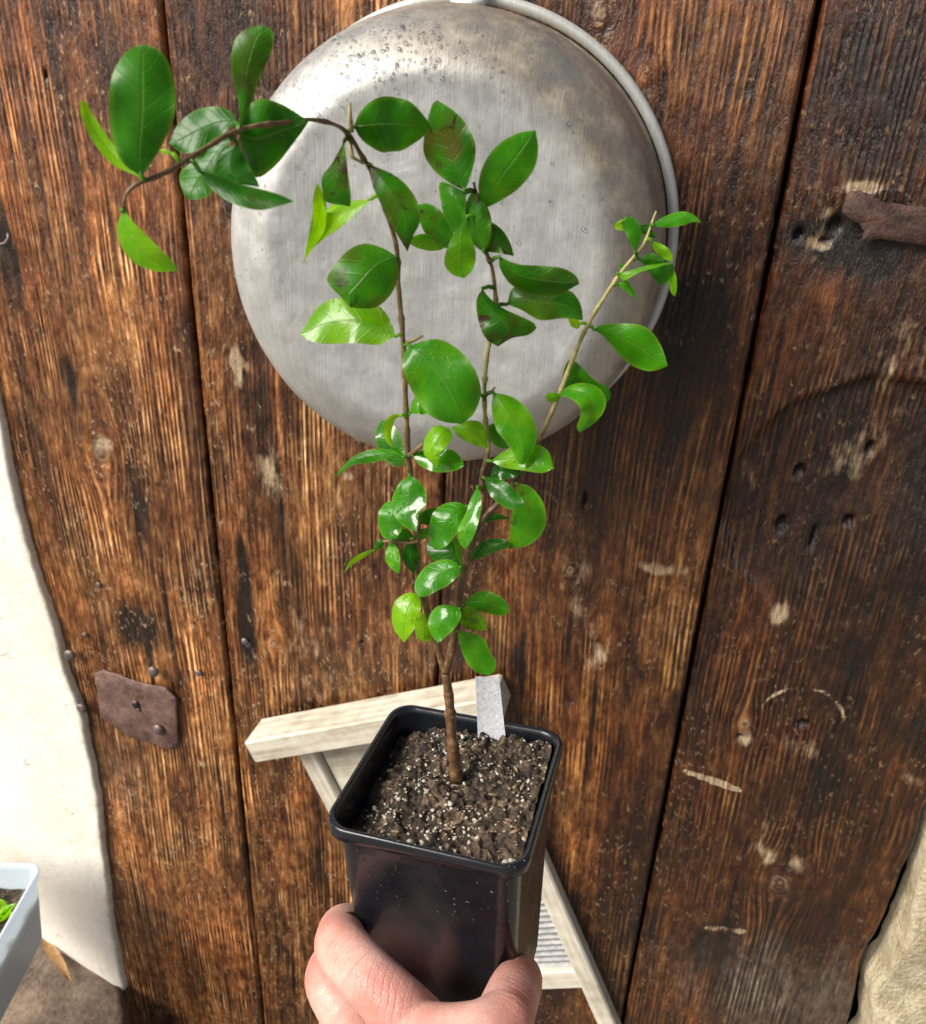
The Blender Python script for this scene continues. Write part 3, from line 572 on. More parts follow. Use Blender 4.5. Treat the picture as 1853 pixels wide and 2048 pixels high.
bd=[i for i in range(na_)]+[j*na_+na_-1 for j in range(1,nb_)]+[(nb_-1)*na_+i for i in range(na_-2,-1,-1)]+[j*na_ for j in range(nb_-2,0,-1)]
for k in range(len(bd)): a,b=bd[k],bd[(k+1)%len(bd)]; Fc.append((b,a,q+a,q+b))
tag(mesh('plant_tag',V,Fc,TAG,None,False),'blank white plastic tag stuck in the soil behind the stem','plant tag')
# ---------------------------------------------------------------- sapling
PY=-.572
def S_(pts): return pts
stems={
 'trunk':([(914,1560,0),(905,1480,0),(899,1400,0),(892,1345,0)],(12.5,11.,9.5,9.),0.),
 'left':([(892,1345,0),(878,1305,.0),(866,1255,.002),(852,1212,.003),(838,1160,.004),(835,1090,.004),(835,1030,.004),(824,965,.003),(817,913,.0),(813,834,-.004),(810,749,-.006),(806,670,-.008),(798,578,-.010),(794,499,-.012),(778,439,-.015),(741,341,-.02),(724,312,-.023),(700,272,-.028),(672,250,-.034),(620,239,-.045),(560,246,-.055),(478,260,-.068),(400,303,-.08),(330,346,-.09),(275,368,-.098),(252,390,-.10),(247,420,-.10)],None,.15),
 'middle':([(892,1345,0),(903,1305,-.002),(912,1261,-.003),(917,1215,-.004),(924,1160,-.004),(934,1120,-.004),(947,1075,-.003),(957,1047,-.002),(966,1000,0),(964,973,.0),(965,946,.001),(971,927,.002),(977,893,.003),(970,820,.004),(971,745,.006),(980,682,.006),(990,640,.006),(992,600,.006),(985,538,.004),(974,508,.002),(966,470,.0),(960,420,-.004),(948,365,-.008)],None,.25),
 'right':([(955,1055,-.002),(973,1028,0),(995,1009,.002),(1026,968,.005),(1045,945,.008),(1075,888,.012),(1114,801,.018),(1170,662,.027),(1232,560,.033),(1268,514,.036),(1291,482,.038),(1303,449,.04),(1313,422,.041)],None,.85)}
rad={'left':(7.5,7.,6.8,6.5,6,6,6,6,6,5.8,5.5,5.3,5,5,4.6,4.6,4.6,4.8,4,4.6,4.6,4.8,4.6,4.8,4.2,3.4,3),'middle':(8.5,8.5,8,8,7.5,7.3,7,6.5,6,5.5,5.2,5,4.8,4.6,4.6,4.5,4.4,4.2,4,4,3.6,3.2,3),'right':(6,5.6,5.6,5.2,5,5,4.7,4.6,4,3.4,3,2.4,1.4)}
plant=empty('sapling',tuple(at(912,1552,PY)),'young leafy shrub with three thin branches growing in the pot','plant')
STEMPX=[]
for nm,(pts,rd,gr) in stems.items():
    rd=rd or rad[nm]; A=np.array([(a,b,c,r) for (a,b,c),r in zip(pts,rd)]); n=len(pts)*6; Q=spline(A,n)
    P=[];R=[];G=[]
    for i,(a,b,c,r) in enumerate(Q):
        p=at(a,b,PY+c); P.append(p); wob=1+.10*math.sin(i*1.1)+.08*random.uniform(-1,1); R.append(r*wob*depth_of(p)/F); STEMPX.append((a,b,c))
    # swollen nodes
    for q in range(5,n-3,11 if nm!='trunk' else 9): R[q]*=1.35
    m=MB(); m.tube(P,R,12); G=[]
    for i in range(n): 
        if nm=='trunk': g=0
        elif nm=='right': g=min(1,max(0,(i/n-.28)*5))*.95
        elif nm=='middle': g=.0 if i/n<.45 else (.8 if i/n<.75 else .3)
        else: g=.05 if i/n<.3 else (.22 if i/n<.6 else .05)
        G+=[g]*12
    m.build('trunk' if nm=='trunk' else 'branch',BARK,plant,True,dict(green=G))
STEMPX=np.array(STEMPX)
def zpt(z,pts): # zoom window -> photo pixels
    ox,oy,s=z; return [(ox+s*a,oy+s*b) for a,b in pts]
z1=(100,0,.3838); z2=(600,150,.3289); z3=(900,350,.3289); z4=(550,650,.3289); z5=(650,850,.2741)
def leaf(mid=None,w=30,L=None,Rc=None,o=0,tip=0.,roll=0.,fold=.25,arch=.0,spec=None,yel=.3,brn=0.,wet=0.,a=.95,dy=None,pet=True):
    n,m=22,12; s=np.linspace(0,1,n)
    if mid is not None:
        c=spline(mid,n); tg=np.gradient(c,axis=0); tg/=np.linalg.norm(tg,axis=1)[:,None]+1e-9; nn=np.c_[-tg[:,1],tg[:,0]]
        pf=np.sin(np.pi*s**a)**.78*(1-.10*s); h=w/2*pf*1.03; ph=random.random()*6
        j1=1+.035*np.sin(s*9+ph)+.02*np.sin(s*21+ph); j2=1+.035*np.sin(s*8+ph*2)+.02*np.sin(s*19+ph); h[0]=h[-1]=.4
        l=c+nn*(h*j1)[:,None]; r=c-nn*(h*j2)[:,None]
        b=mid[0]
    else:
        l=spline(L,n); r=spline([L[0]]+list(Rc)+[L[-1]],n); c=(l+r)/2; b=L[0]
    hw=np.linalg.norm(l-r,axis=1)/2
    d=np.hypot(STEMPX[:,0]-b[0],STEMPX[:,1]-b[1]); k=int(np.argmin(d)); base=STEMPX[k][2] if dy is None else dy
    yy=PY+base; dm_=depth_of(at(b[0],b[1],yy)); ln=np.linalg.norm(np.diff(c,axis=0),axis=1).sum()*dm_/F
    if spec is None: spec=random.uniform(.55,.9) if wet>=.5 else 0
    if spec>0:
        c0=at(c[n//2][0],c[n//2][1],yy); vv=CP-c0; vv/=np.linalg.norm(vv); hh=vv+sdir; hh/=np.linalg.norm(hh)
        e1=RM[:,0]-vv*(RM[:,0]@vv); e1/=np.linalg.norm(e1); e2=np.cross(vv,e1); n0=np.array([0,-1.,0]); gx,gy=hh@e1/(hh@vv)-n0@e1/(n0@vv),hh@e2/(hh@vv)-n0@e2/(n0@vv)
        ax=c[-1]-c[0]; ax=np.array([ax[0],-ax[1]]); ax/=np.linalg.norm(ax)+1e-9; sx=r[n//2]-l[n//2]; sx=np.array([sx[0],-sx[1]]); sx/=np.linalg.norm(sx)+1e-9
        tip=tip*(1-spec)+spec*(gx*ax[0]+gy*ax[1]); roll=roll*(1-spec)+spec*(gx*sx[0]+gy*sx[1]); fold*=.6
    V=[];ST=[];ph=random.random()*9; cu=random.uniform(-1,2.)
    for i in range(n):
        for j in range(m+1):
            t=-1+2*j/m; e=(l[i] if t<0 else r[i]); p=c[i]+(e-c[i])*abs(t)
            hm=hw[i]*dm_/F
            D=o*.001+cu*ln*(s[i]-.5)**2*4*.06+tip*ln*s[i]+arch*ln*(math.sin(math.pi*s[i]))+roll*t*hm+fold*(abs(t)**1.4)*hm+.06*hm*math.sin(s[i]*9+ph+t*2)+.17*hm*abs(t)**2*math.sin(s[i]*14+ph*3+(2 if t>0 else 0))
            q=at(p[0],p[1],yy); v=q-CP; v/=np.linalg.norm(v); V.append(q+v*D); ST.append((s[i],t,0))
    Fc=[]
    for i in range(n-1):
        for j in range(m): A=i*(m+1)+j; Fc.append((A,A+1,A+m+2,A+m+1))
    if pet and d[k]<55:
        sp=at(STEMPX[k][0],STEMPX[k][1]+4,PY+STEMPX[k][2]); e_=np.array(V[m//2]); md=(sp+e_)/2+np.array([0,0,.0006]); e2=np.array(V[(m+1)*1+m//2])
        q=MB(); q.tube([sp,md,e_,e2],[.0011,.0009,.0008,.0004],6); bse=len(V); V+= [np.array(v) for v in q.V]; Fc+=[tuple(i+bse for i in f) for f in q.F]; ST+=[(0,0,0)]*len(q.V)
    lpv=np.tile([yel,brn,wet],(len(V),1))
    return mesh('leaf',V,Fc,LEAF,plant,True,dict(st=ST,lp=lpv))
def P1(*p): return zpt(z1,p)
def P2(*p): return zpt(z2,p)
def P3(*p): return zpt(z3,p)
def P4(*p): return zpt(z4,p)
def P5(*p): return zpt(z5,p)
# --- left arching branch
leaf(L=P1((480,920),(380,850),(320,700),(308,520),(330,380),(400,270),(480,230)),Rc=P1((580,770),(645,620),(655,480),(625,340),(560,255)),fold=.2,roll=.2,tip=-.15,yel=.15,o=-3)
leaf(L=P1((478,925),(330,860),(240,760),(190,670),(160,590),(160,525)),Rc=P1((420,840),(340,760),(275,670),(215,580),(190,530)),fold=-.3,roll=.6,yel=.95,o=2)
leaf(L=P1((385,1090),(350,1180),(370,1280),(440,1370),(560,1415),(670,1412)),Rc=P1((430,1150),(500,1220),(570,1290),(630,1350)),fold=-.2,roll=-.5,yel=.7,o=-2)
leaf(L=P1((975,640),(940,580),(860,555),(760,575),(670,645),(620,750)),Rc=P1((900,700),(800,770),(700,800)),fold=.3,spec=.85,yel=.0,wet=.1,o=8)
leaf(L=P1((950,720),(860,740),(760,830),(680,900),(690,990),(720,1038)),Rc=P1((900,840),(870,930),(840,1010),(780,1038)),fold=.25,spec=.85,yel=.05,wet=.1,o=11)
leaf(L=P1((985,670),(985,540),(955,420),(945,300),(975,190),(1050,140),(1110,130)),Rc=P1((1040,560),(1090,420),(1140,310),(1165,220),(1160,160)),fold=.25,roll=.3,yel=.15,brn=.45,o=-2)
leaf(L=P1((985,690),(1010,590),(1090,515),(1200,540),(1290,590),(1350,632)),Rc=P1((1010,800),(1040,890),(1090,925),(1180,860),(1260,760),(1320,680)),fold=.3,roll=.5,tip=.2,yel=.0,wet=.15,o=14)
leaf(L=P1((975,750),(900,790),(855,880),(860,930),(930,950),(1095,975)),Rc=P1((1010,800),(1040,870),(1075,930)),fold=.3,roll=.2,tip=-.1,yel=-.1,o=5)
leaf(L=P1((780,890),(870,910),(980,955),(1100,985),(1200,1015),(1272,1050)),Rc=P1((830,970),(930,1050),(1080,1095),(1190,1075)),fold=.3,roll=-.9,yel=.0,brn=.25,o=-4)
leaf(P1((640,800),(600,790),(570,780)),10,yel=1.2,o=-1)
# --- top of the main left stem
leaf(P2((330,315),(560,300),(800,320)),118,tip=.3,fold=.25,roll=-.4,yel=.1,brn=.2,wet=.3,o=4,a=.9)
leaf(L=P2((1005,705),(900,650),(800,560),(750,450),(775,280),(810,170),(835,152)),Rc=P2((1045,600),(1070,440),(1020,310),(940,220)),fold=.25,roll=-.25,brn=1.,yel=.1,o=-9)
leaf(L=P2((1110,820),(1085,680),(1120,540),(1200,430),(1320,355),(1435,335)),Rc=P2((1230,760),(1330,690),(1420,580),(1450,460)),fold=.22,roll=.3,tip=-.1,yel=.38,o=-3)
leaf(L=P2((1015,715),(860,650),(855,760),(880,860),(930,960)),Rc=P2((1010,800),(1000,870),(970,940)),fold=.2,roll=-.3,yel=.3,o=2)
leaf(P2((1120,1075),(1075,900),(1060,690)),56,fold=.5,roll=.5,yel=.35,brn=.2,o=-8)
leaf(P2((1130,1080),(1135,960),(1140,800)),24,fold=.2,roll=.8,yel=.5,o=-3)
leaf(L=P2((1015,860),(960,930),(900,1040),(880,1150),(930,1215),(1000,1235)),Rc=P2((1030,960),(1070,1080),(1055,1180)),fold=.15,roll=.3,yel=.6,o=-6)
leaf(L=P2((930,1075),(830,1020),(760,960),(720,860),(720,790)),Rc=P2((940,980),(900,880),(840,810),(770,780)),fold=.25,roll=-.4,brn=.8,yel=.25,o=3,pet=False)
leaf(L=P2((1120,1075),(1130,940),(1160,895),(1230,940),(1280,1020),(1303,1100)),Rc=P2((1180,1080),(1240,1090)),fold=.2,roll=-.5,brn=.8,yel=.1,o=-2)
leaf(P2((880,1050),(760,1015),(650,1010)),34,fold=.3,roll=1.,yel=.6,o=8)
leaf(L=P2((430,545),(440,660),(490,780),(550,900),(610,1000),(655,1075)),Rc=P2((560,600),(650,670),(715,770),(735,880),(690,980)),fold=.3,roll=.35,brn=.75,yel=.25,o=-5)
leaf(L=P2((270,400),(200,530),(135,620),(140,720),(160,772),(305,800)),Rc=P2((285,520),(300,650),(312,740)),fold=-.2,roll=-.3,brn=.75,yel=.1,o=-5)
leaf(L=P2((440,750),(330,765),(200,785),(160,850),(150,950),(25,1135)),Rc=P2((330,860),(230,940),(130,1010),(70,1070)),fold=.2,roll=-.9,yel=.9,wet=.25,o=2)
leaf(L=P2((160,770),(110,660),(80,760),(75,860),(25,1130)),Rc=P2((165,870),(150,960),(90,1040)),fold=.2,roll=.9,yel=.9,wet=.2,o=1,pet=False)
leaf(L=P2((590,1105),(500,1050),(390,1025),(290,1070),(205,1170),(165,1250),(240,1340),(305,1412)),Rc=P2((600,1230),(550,1340),(470,1410),(380,1420)),fold=.3,roll=.15,tip=-.1,brn=.6,yel=.35,o=-4)
leaf(L=P2((580,1590),(560,1510),(490,1410),(370,1360),(230,1355),(110,1410),(0,1580)),Rc=P2((480,1640),(330,1630),(180,1635),(70,1620)),fold=.3,roll=-.55,yel=.75,brn=.2,wet=.5,o=0)
leaf(L=P4((822,125),(780,190),(785,290),(850,430),(930,540),(1030,590),(1140,602)),Rc=P4((960,85),(1060,110),(1160,190),(1230,300),(1255,420),(1210,540)),fold=.25,roll=.2,tip=-.15,yel=.42,wet=.35,o=-8)
leaf(L=P4((1262,432),(1180,400),(1090,340),(985,255)),Rc=P4((1235,340),(1190,265),(1110,228),(1040,235)),fold=.25,roll=.3,brn=.45,yel=.35,o=-13)
# --- right of the middle branch
leaf(L=P2((1215,1105),(1215,1170),(1280,1270),(1400,1330),(1560,1340),(1700,1270)),Rc=P2((1330,1150),(1480,1160),(1600,1175),(1680,1220)),fold=.4,roll=-.6,brn=.35,yel=.05,wet=.2,o=-6)
leaf(L=P2((1260,1395),(1300,1290),(1440,1270),(1640,1310),(1710,1400),(1722,1492)),Rc=P2((1350,1430),(1460,1490),(1600,1480)),fold=.3,roll=-.3,brn=.5,yel=.1,wet=.15,o=1)
leaf(L=P2((1110,1298),(1075,1370),(1083,1480),(1130,1600),(1205,1652)),Rc=P2((1150,1350),(1230,1415),(1432,1515),(1395,1578),(1290,1600)),fold=.4,roll=.5,brn=.9,yel=.15,wet=.2,o=-6)
# --- right branch
leaf(L=P3((1235,305),(1290,260),(1400,222),(1480,240),(1532,290)),Rc=P3((1300,320),(1400,310),(1480,285)),fold=.3,roll=-.4,yel=.25)
leaf(L=P3((1125,470),(1090,400),(1060,330),(1045,290),(1070,250)),Rc=P3((1160,400),(1168,340),(1130,270)),fold=.3,roll=.3,yel=.15,o=-2)
leaf(L=P3((1055,340),(1010,330),(1000,300),(1040,275),(1075,265)),Rc=P3((1050,310),(1060,290)),fold=.2,roll=.3,yel=.9,o=-4,pet=False)
leaf(P3((1215,375),(1200,340),(1160,305)),22,yel=-.2,brn=.4,o=2)
leaf(P3((1215,370),(1235,365),(1258,378)),12,yel=0,o=1)
leaf(L=P3((1225,400),(1290,420),(1345,465),(1357,530)),Rc=P3((1240,450),(1290,505)),fold=.3,roll=.4,yel=.75)
leaf(L=P3((1150,510),(1230,475),(1312,528)),Rc=P3((1180,545),(1240,550)),fold=.3,roll=.2,yel=.1,o=2)
leaf(L=P3((1020,600),(1110,575),(1230,545),(1355,530)),Rc=P3((1060,640),(1160,590),(1260,560)),fold=-.3,roll=-.6,yel=.6,o=-3)
leaf(L=P3((1195,570),(1280,550),(1358,538)),Rc=P3((1240,630),(1295,672),(1360,600)),fold=.3,roll=.6,yel=.1,o=-1,pet=False)
leaf(L=P3((1350,545),(1378,620),(1380,700),(1370,740)),Rc=P3((1335,600),(1330,650),(1345,715)),fold=.3,roll=.8,yel=.6,pet=False)
leaf(P3((1035,600),(1045,570),(1045,532)),12,yel=.2,o=2)
leaf(L=P3((1020,668),(1060,640),(1090,655),(1120,710),(1140,755)),Rc=P3((1060,700),(1110,740)),fold=.3,roll=-.4,yel=.4)
leaf(L=P3((880,942),(910,915),(1000,903),(1150,910),(1230,955),(1290,1050),(1325,1160)),Rc=P3((940,985),(1010,1070),(1090,1150),(1200,1192),(1280,1180)),fold=.28,roll=.3,tip=-.1,yel=.35,brn=.1,o=-2)
leaf(L=P3((800,900),(770,870),(720,875)),Rc=P3((780,935),(740,920)),fold=.2,yel=1.2,o=-1)
leaf(L=P3((690,1290),(690,1200),(730,1122),(800,1165),(870,1240),(960,1290),(982,1345)),Rc=P3((760,1310),(860,1340),(950,1380)),fold=.3,roll=.4,yel=.1,o=7)
leaf(L=P3((650,1350),(720,1285),(810,1263),(900,1290),(945,1350),(945,1420),(890,1500),(790,1567)),Rc=P3((690,1345),(740,1365),(785,1405),(795,1460),(772,1530)),fold=-.3,roll=-.5,arch=-.1,yel=.5,o=-6)
leaf(L=P3((680,1335),(620,1322),(578,1345)),Rc=P3((660,1370),(610,1382)),fold=.3,roll=.5,yel=.7,o=-5)
# --- around the crossing of middle and right branches
leaf(L=P3((265,1322),(255,1420),(285,1550),(370,1660),(410,1745),(445,1765)),Rc=P3((380,1350),(480,1430),(528,1550),(520,1640),(480,1720)),fold=.25,roll=.25,tip=-.2,yel=.45,brn=.1,o=-12)
leaf(L=P3((248,1740),(320,1685),(420,1640),(540,1640),(605,1690),(632,1785)),Rc=P3((330,1780),(440,1795),(560,1812)),fold=.3,roll=-.7,yel=.6,wet=.8,o=-6)
leaf(L=P4((1070,622),(1170,583),(1250,590),(1295,660),(1302,755)),Rc=P4((1120,680),(1200,725)),fold=.25,roll=-.3,yel=.75,brn=.2,o=-3,pet=False)
leaf(L=P4((1285,620),(1340,600),(1390,680),(1422,750)),Rc=P4((1300,690),(1360,745)),fold=.3,roll=.3,yel=.2,o=4)
leaf(L=P4((1060,625),(985,610),(930,655),(903,730),(915,800),(985,866)),Rc=P4((1082,680),(1050,735),(1012,770),(1000,820)),fold=.5,roll=-.4,arch=-.15,yel=.75,wet=.7,o=-9,pet=False)
leaf(L=P4((840,792),(900,760),(1000,745),(1090,765),(1140,820),(1150,860)),Rc=P4((880,850),(970,893),(1080,890)),fold=.3,roll=-.8,yel=.35,wet=1.,o=-3)
leaf(L=P4((820,540),(830,480),(862,438),(905,462),(945,532)),Rc=P4((860,540),(900,545)),fold=.3,roll=-.3,yel=.5,wet=.8,o=-2)
leaf(P4((770,550),(715,565),(685,640),(695,700),(722,745)),18,fold=.2,roll=.6,yel=1.1,o=-10)
leaf(L=P4((790,850),(730,858),(660,815),(620,730),(615,640),(650,580)),Rc=P4((785,760),(760,660),(700,590)),fold=.2,roll=-.9,tip=.3,yel=.15,wet=1.,o=5)
leaf(L=P4((790,803),(700,757),(580,758),(480,800),(400,875),(370,928)),Rc=P4((700,810),(600,835),(480,850),(410,895)),fold=.4,roll=-.6,yel=.25,o=-4)
m=MB(); m.tube([at(*P4((820,795))[0],PY-.001),at(*P4((860,760))[0],PY-.004),at(*P4((905,722))[0],PY-.008)],[.0014,.0012,.001],8); m.build('branch',BARK,plant,True,dict(green=[.2]*24))
# --- lower clusters
leaf(L=P5((620,365),(540,430),(490,540),(495,640),(580,740),(670,778)),Rc=P5((700,420),(740,500),(735,590),(690,650)),fold=.3,roll=-.2,tip=-.5,yel=.2,wet=1.,o=-8)
leaf(L=P5((540,590),(470,555),(400,620),(390,720),(420,810),(480,845)),Rc=P5((560,660),(570,740),(530,810)),fold=.35,roll=-.3,tip=-.4,yel=.3,wet=1.,o=-3)
leaf(L=P5((655,815),(600,760),(530,770),(478,840)),Rc=P5((600,835),(530,845)),fold=.3,roll=-.3,yel=.2,wet=.6,o=-2)
leaf(P5((435,843),(400,870),(368,915)),18,fold=.3,yel=.1,o=-3,pet=False)
leaf(P5((370,905),(260,960),(190,1010),(142,1078)),11,fold=.2,roll=.8,yel=.85,o=-4,pet=False)
leaf(P5((490,850),(495,960),(535,1085)),30,fold=.2,tip=-.5,roll=-.2,yel=.4,wet=1.,o=-6)
leaf(P5((640,845),(625,950),(650,1082)),36,fold=.4,roll=.3,yel=-.1,wet=.3,o=-5)
m=MB(); m.tube([at(*P5((690,850))[0],PY),at(*P5((600,860))[0],PY-.002),at(*P5((500,842))[0],PY-.003),at(*P5((430,850))[0],PY-.003)],[.001,.0009,.0009,.0007],8); m.build('branch',BARK,plant,True,dict(green=[.2]*32))
leaf(L=P5((705,715),(700,650),(760,610),(870,600)),Rc=P5((760,730),(840,690)),fold=.3,roll=.4,yel=-.1,o=5)
leaf(P5((775,770),(720,790),(665,850)),20,fold=.3,roll=.2,yel=.4,o=4)
leaf(L=P5((1040,590),(960,562),(860,580),(790,640),(765,720),(760,830),(800,908)),Rc=P5((1010,680),(970,780),(900,870),(850,900)),fold=.3,roll=-.3,tip=-.4,yel=.25,wet=1.,o=-10)
leaf(L=P5((1115,450),(1065,540),(1030,640),(970,770),(985,860),(1025,908)),Rc=P5((1140,530),(1135,640),(1100,780),(1060,860)),fold=.2,roll=-.6,tip=-.4,yel=.4,wet=1.,o=-16)
leaf(L=P5((1000,1030),(900,1010),(800,990),(750,930),(745,850)),Rc=P5((980,900),(940,850),(850,860)),fold=.3,roll=.2,yel=-.25,wet=.5,o=-2)
leaf(L=P5((1005,1060),(960,950),(940,860),(950,810)),Rc=P5((1000,960),(990,870)),fold=.3,roll=.7,yel=.45,o=-5)
leaf(L=P5((990,1035),(930,990),(840,985),(740,1030),(670,1120),(655,1200),(690,1255)),Rc=P5((980,1090),(900,1170),(820,1210),(750,1245)),fold=.3,roll=-.2,tip=-.3,yel=.32,wet=.6,o=-9)
leaf(L=P5((690,1235),(600,1225),(510,1290),(488,1400),(510,1500),(580,1588)),Rc=P5((700,1300),(690,1420),(640,1510)),fold=.35,roll=-.2,tip=-.5,yel=.85,wet=1.,o=-7)
leaf(L=P5((740,1365),(700,1380),(665,1460),(665,1540),(730,1585)),Rc=P5((770,1400),(790,1480),(780,1560)),fold=.2,roll=.2,yel=.75,o=3)
leaf(L=P5((985,1340),(920,1315),(830,1320),(770,1380),(755,1470),(790,1550),(825,1592)),Rc=P5((995,1400),(950,1480),(890,1540)),fold=.3,roll=-.15,tip=-.3,yel=.45,wet=.7,o=-9)
leaf(L=P5((1015,1310),(1080,1235),(1170,1208),(1260,1240),(1330,1300),(1347,1365)),Rc=P5((1100,1350),(1200,1380),(1290,1390)),fold=.3,roll=.2,yel=.1,brn=.35,o=0)
leaf(L=P5((985,1350),(1060,1320),(1130,1370),(1175,1430),(1178,1498)),Rc=P5((985,1440),(1050,1490),(1120,1500)),fold=.3,roll=.1,yel=.6,brn=.5,o=3)
leaf(L=P5((972,1500),(985,1600),(1030,1720),(1100,1800),(1195,1825)),Rc=P5((1080,1520),(1160,1560),(1215,1670),(1250,1730),(1235,1800)),fold=.3,roll=.2,tip=-.2,yel=.38,brn=.25,o=-3)
leaf(L=P5((1058,995),(1090,900),(1160,845),(1250,828),(1342,840)),Rc=P5((1150,965),(1240,925),(1335,895)),fold=.3,roll=-.5,yel=-.15,wet=.2,o=4)
leaf(L=P5((1165,388),(1240,390),(1330,420),(1410,500),(1470,590)),Rc=P5((1200,500),(1270,575),(1370,620)),fold=.35,roll=-.2,tip=-.2,yel=.0,wet=.6,o=-10)
leaf(L=P5((1400,425),(1500,450),(1590,560),(1618,690),(1580,800),(1480,880),(1342,905)),Rc=P5((1400,520),(1362,650),(1350,780)),fold=.2,roll=.4,brn=.55,yel=.42,o=-5)
leaf(L=P5((1200,392),(1240,300),(1330,290),(1450,350)),Rc=P5((1280,400),(1370,385)),fold=.3,roll=-.8,yel=-.1,wet=.5,o=2)
leaf(P5((1140,720),(1230,670),(1345,682)),14,fold=.3,roll=-.5,yel=-.1,wet=.3,o=3)
# bare side twigs
for pts in [P2((315,350),(305,250),(303,165)),P4((800,110),(850,90),(900,65)),P3((225,1330),(255,1315),(275,1290)),P2((300,390),(320,500),(390,540))]:
    k=int(np.argmin(np.hypot(STEMPX[:,0]-pts[0][0],STEMPX[:,1]-pts[0][1]))); c_=STEMPX[k][2]
    m=MB(); m.tube([at(a,b,PY+c_) for a,b in pts],[.0010,.0008,.0005],8); m.build('twig',BARK,plant,True,dict(green=[.7]*24))
# seedlings in the tub
sd=empty('seedling',tuple(atd(20,1790,1.0)),'small clump of bright green seedlings inside the pale plastic tub','plant')
for i in range(14):
    c=np.array([ctr[0],ctr[1],top-.05])+RZ@np.array([random.uniform(.35,.72)*hx,random.uniform(-.3,.55)*hy,0]); 
    for q in range(3):
        th=random.random()*6.28; d=np.array([math.cos(th),math.sin(th),.9]); s_=np.cross(d,[0,0,1]); s_/=np.linalg.norm(s_); ln=random.uniform(.018,.034); V=[];ST=[]
        for a in range(7):
            for b in (-1,0,1): t=a/6; V.append(c+d*ln*t+s_*b*ln*.28*math.sin(math.pi*t**.9)+np.array([0,0,-.010*t*t+.002*abs(b)])); ST.append((t,b,0))
        mesh('leaf',V,[(a*3+b,a*3+b+1,a*3+b+4,a*3+b+3) for a in range(6) for b in (0,1)],LEAF,sd,True,dict(st=ST,lp=np.tile([1.,0,.2],(21,1))))
# dry leaf on the floor
pts=[(85,1850),(98,1890),(118,1925),(140,1962)]
def onfloor(px,py,z): d=RM@_ray(px,py); return CP+(z-CP[2])/d[2]*d
V=[];n=10; cc=spline(pts,n)
for i in range(n):
    for b in (-1,0,1): p=onfloor(cc[i][0]+b*14*math.sin(math.pi*(i+.3)/n),cc[i][1],fz+.012+.006*abs(b)); V.append(p)
tag(mesh('dry_leaf',V,[(a*3+b,a*3+b+1,a*3+b+4,a*3+b+3) for a in range(n-1) for b in (0,1)],DRYL),'curled dry brown leaf on the floor beside the pale plastic tub','leaf')
# ---------------------------------------------------------------- hand
def hp(px,py,y,rpx): p=at(px,py,y); return p,rpx*depth_of(p)/F
chains=[
 # index
 [(870,2100,-.668,72),(800,2018,-.672,62),(737,1955,-.664,56),(680,1893,-.645,55),(684,1858,-.615,47),(702,1850,-.588,41),(735,1855,-.555,38),(790,1862,-.528,35)],
 # middle
 [(815,2210,-.655,68),(740,2100,-.652,58),(655,1962,-.632,50),(664,1926,-.600,44),(700,1925,-.575,42),(745,1935,-.545,39),(800,1945,-.522,36)],
 [(800,2280,-.640,64),(730,2170,-.640,54),(683,2052,-.622,48),(690,2010,-.595,43),(720,2010,-.565,40),(770,2030,-.540,36)],
 [(800,2350,-.630,58),(745,2250,-.628,48),(715,2150,-.612,42),(720,2110,-.59,38),(750,2110,-.565,34)],
 # thumb
 [(930,2240,-.700,100),(975,2130,-.690,80),(1008,2040,-.672,60),(1028,1985,-.650,54),(1040,1960,-.622,47),(1040,1948,-.600,40),(1036,1945,-.588,30)],
 # web and palm
 [(790,2030,-.672,60),(840,2075,-.679,64),(905,2084,-.684,68),(965,2075,-.684,66),(1010,2040,-.673,56)],
 [(865,2110,-.672,66),(915,2100,-.680,70),(965,2105,-.688,74)],
 [(815,2215,-.655,70),(875,2190,-.668,90),(940,2220,-.690,100)],
 [(800,2290,-.64,70),(870,2290,-.66,100),(925,2300,-.69,100)],
 [(840,2360,-.65,90),(890,2380,-.67,105)],
 [(880,2260,-.68,110),(900,2420,-.71,105),(930,2640,-.75,92),(960,2900,-.78,98),(1000,3300,-.82,110)]]
hm_=MB()
for ch in chains:
    A=[]
    for c_ in ch: p,r=hp(*c_); A.append([*p,r])
    A=np.array(A); Q=[]
    for i in range(len(A)-1):
        for t in np.linspace(0,1,14,endpoint=False): Q.append(A[i]*(1-t)+A[i+1]*t)
    Q.append(A[-1]); Q=np.array(Q)
    # smooth the poly-line
    for _ in range(14): Q[1:-1]=.5*Q[1:-1]+.25*(Q[:-2]+Q[2:])
    for q in Q[::2]: hm_.ball(q[:3],q[3],20,14)
ho=hm_.build('person',SKIN); person=ho; tag(person,'bare left hand gripping the base of the black pot from below','person')
rm=ho.modifiers.new('remesh','REMESH'); rm.mode='VOXEL'; rm.voxel_size=.0011; rm.use_smooth_shade=True
sm=ho.modifiers.new('smooth','SMOOTH'); sm.factor=.5; sm.iterations=7
dg=bpy.context.evaluated_depsgraph_get(); me=bpy.data.meshes.new_from_object(ho.evaluated_get(dg)); ho.modifiers.clear(); ho.data=me; me.materials.clear(); me.materials.append(SKIN)
for p_ in me.polygons: p_.use_smooth=True
nv=len(me.vertices); co_=np.zeros(nv*3,dtype=np.float32); me.vertices.foreach_get('co',co_); co_=co_.reshape(-1,3)+np.array(person.location)
off=np.array(ho.location); co_w=co_+off*1.0 if False else co_-np.array(person.location)
wv=co_w  # mesh coordinates are world coordinates (the object is offset by minus the parent's place)
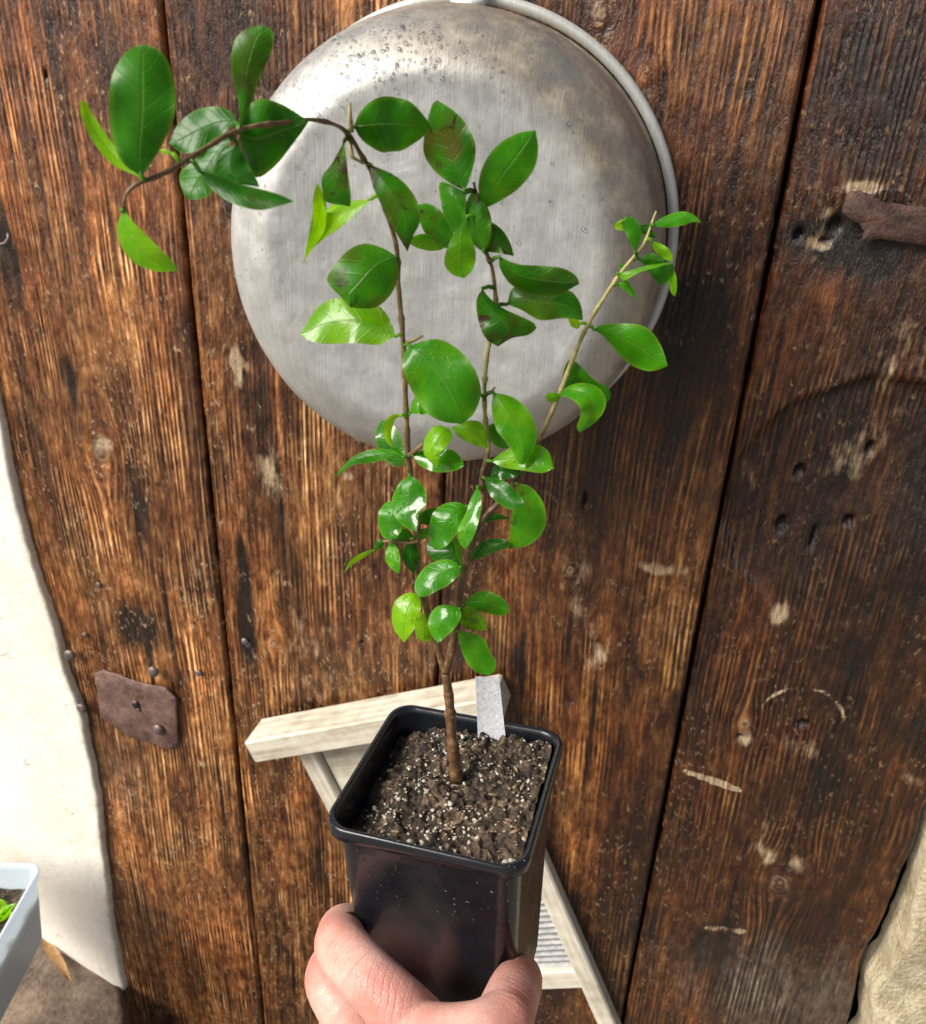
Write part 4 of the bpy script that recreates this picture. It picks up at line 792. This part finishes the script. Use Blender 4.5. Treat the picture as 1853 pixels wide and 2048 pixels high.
# keep the flesh out of the pot: push vertices that fall inside the pot wall back to its surface
L_=(wv-PO)@PR; zz=np.clip(-L_[:,2],0,PH); hwid=hs*(.905-(.08)*zz/PH)+.0004
ins=(np.abs(L_[:,0])<hwid)&(np.abs(L_[:,1])<hwid)&(L_[:,2]>-PH)&(L_[:,2]<0)
dx=hwid-np.abs(L_[:,0]); dyv=hwid-np.abs(L_[:,1]); dzb=L_[:,2]+PH
# front/left/right chosen by smallest push
for i in np.where(ins)[0]:
    j=int(np.argmin([dx[i],dyv[i],dzb[i]]))
    if j==0: L_[i,0]=math.copysign(hwid[i],L_[i,0])
    elif j==1: L_[i,1]=math.copysign(hwid[i],L_[i,1])
    else: L_[i,2]=-PH-.0005
wv=L_@PR.T+PO; me.vertices.foreach_set('co',wv.astype(np.float32).ravel())
redp=[hp(640,1885,-.64,0)[0],hp(620,1950,-.63,0)[0],hp(740,2000,-.68,0)[0],hp(760,2035,-.69,0)[0],hp(1075,1960,-.64,0)[0],hp(1050,2040,-.67,0)[0]]
rv=np.zeros(nv)
for r_ in redp: rv=np.maximum(rv,np.exp(-((wv-r_)**2).sum(1)/.00022))
at_=me.attributes.new('red','FLOAT','POINT'); at_.data.foreach_set('value',(rv*.8).astype(np.float32)); me.update()
# wrinkle fields: centre, direction of the folds' normal, radius, frequency
wk_=np.zeros(nv); wp_=np.zeros(nv)
for (c0,c1,rad_,fr,amp) in [(hp(655,1880,-.66,0)[0],hp(700,1930,-.67,0)[0],.014,1900,.9),(hp(615,1940,-.645,0)[0],hp(650,1990,-.65,0)[0],.013,1900,.8),(hp(735,1990,-.69,0)[0],hp(790,2000,-.69,0)[0],.022,1700,1.),(hp(1070,1950,-.66,0)[0],hp(1050,1990,-.67,0)[0],.013,2000,.8),(hp(910,2040,-.70,0)[0],hp(925,2080,-.70,0)[0],.020,1300,.7),(hp(1000,2010,-.69,0)[0],hp(980,2050,-.69,0)[0],.014,1500,.5)]:
    d_=c1-c0; d_/=np.linalg.norm(d_); q_=wv-c0; g_=amp*np.exp(-(q_**2).sum(1)/rad_**2); m_=g_>wk_; wp_=np.where(m_,(q_@d_)*fr,wp_); wk_=np.maximum(wk_,g_)
for nm_,ar_ in (('wrk',wk_),('wph',wp_)):
    at_=me.attributes.new(nm_,'FLOAT','POINT'); at_.data.foreach_set('value',ar_.astype(np.float32))
me.update()
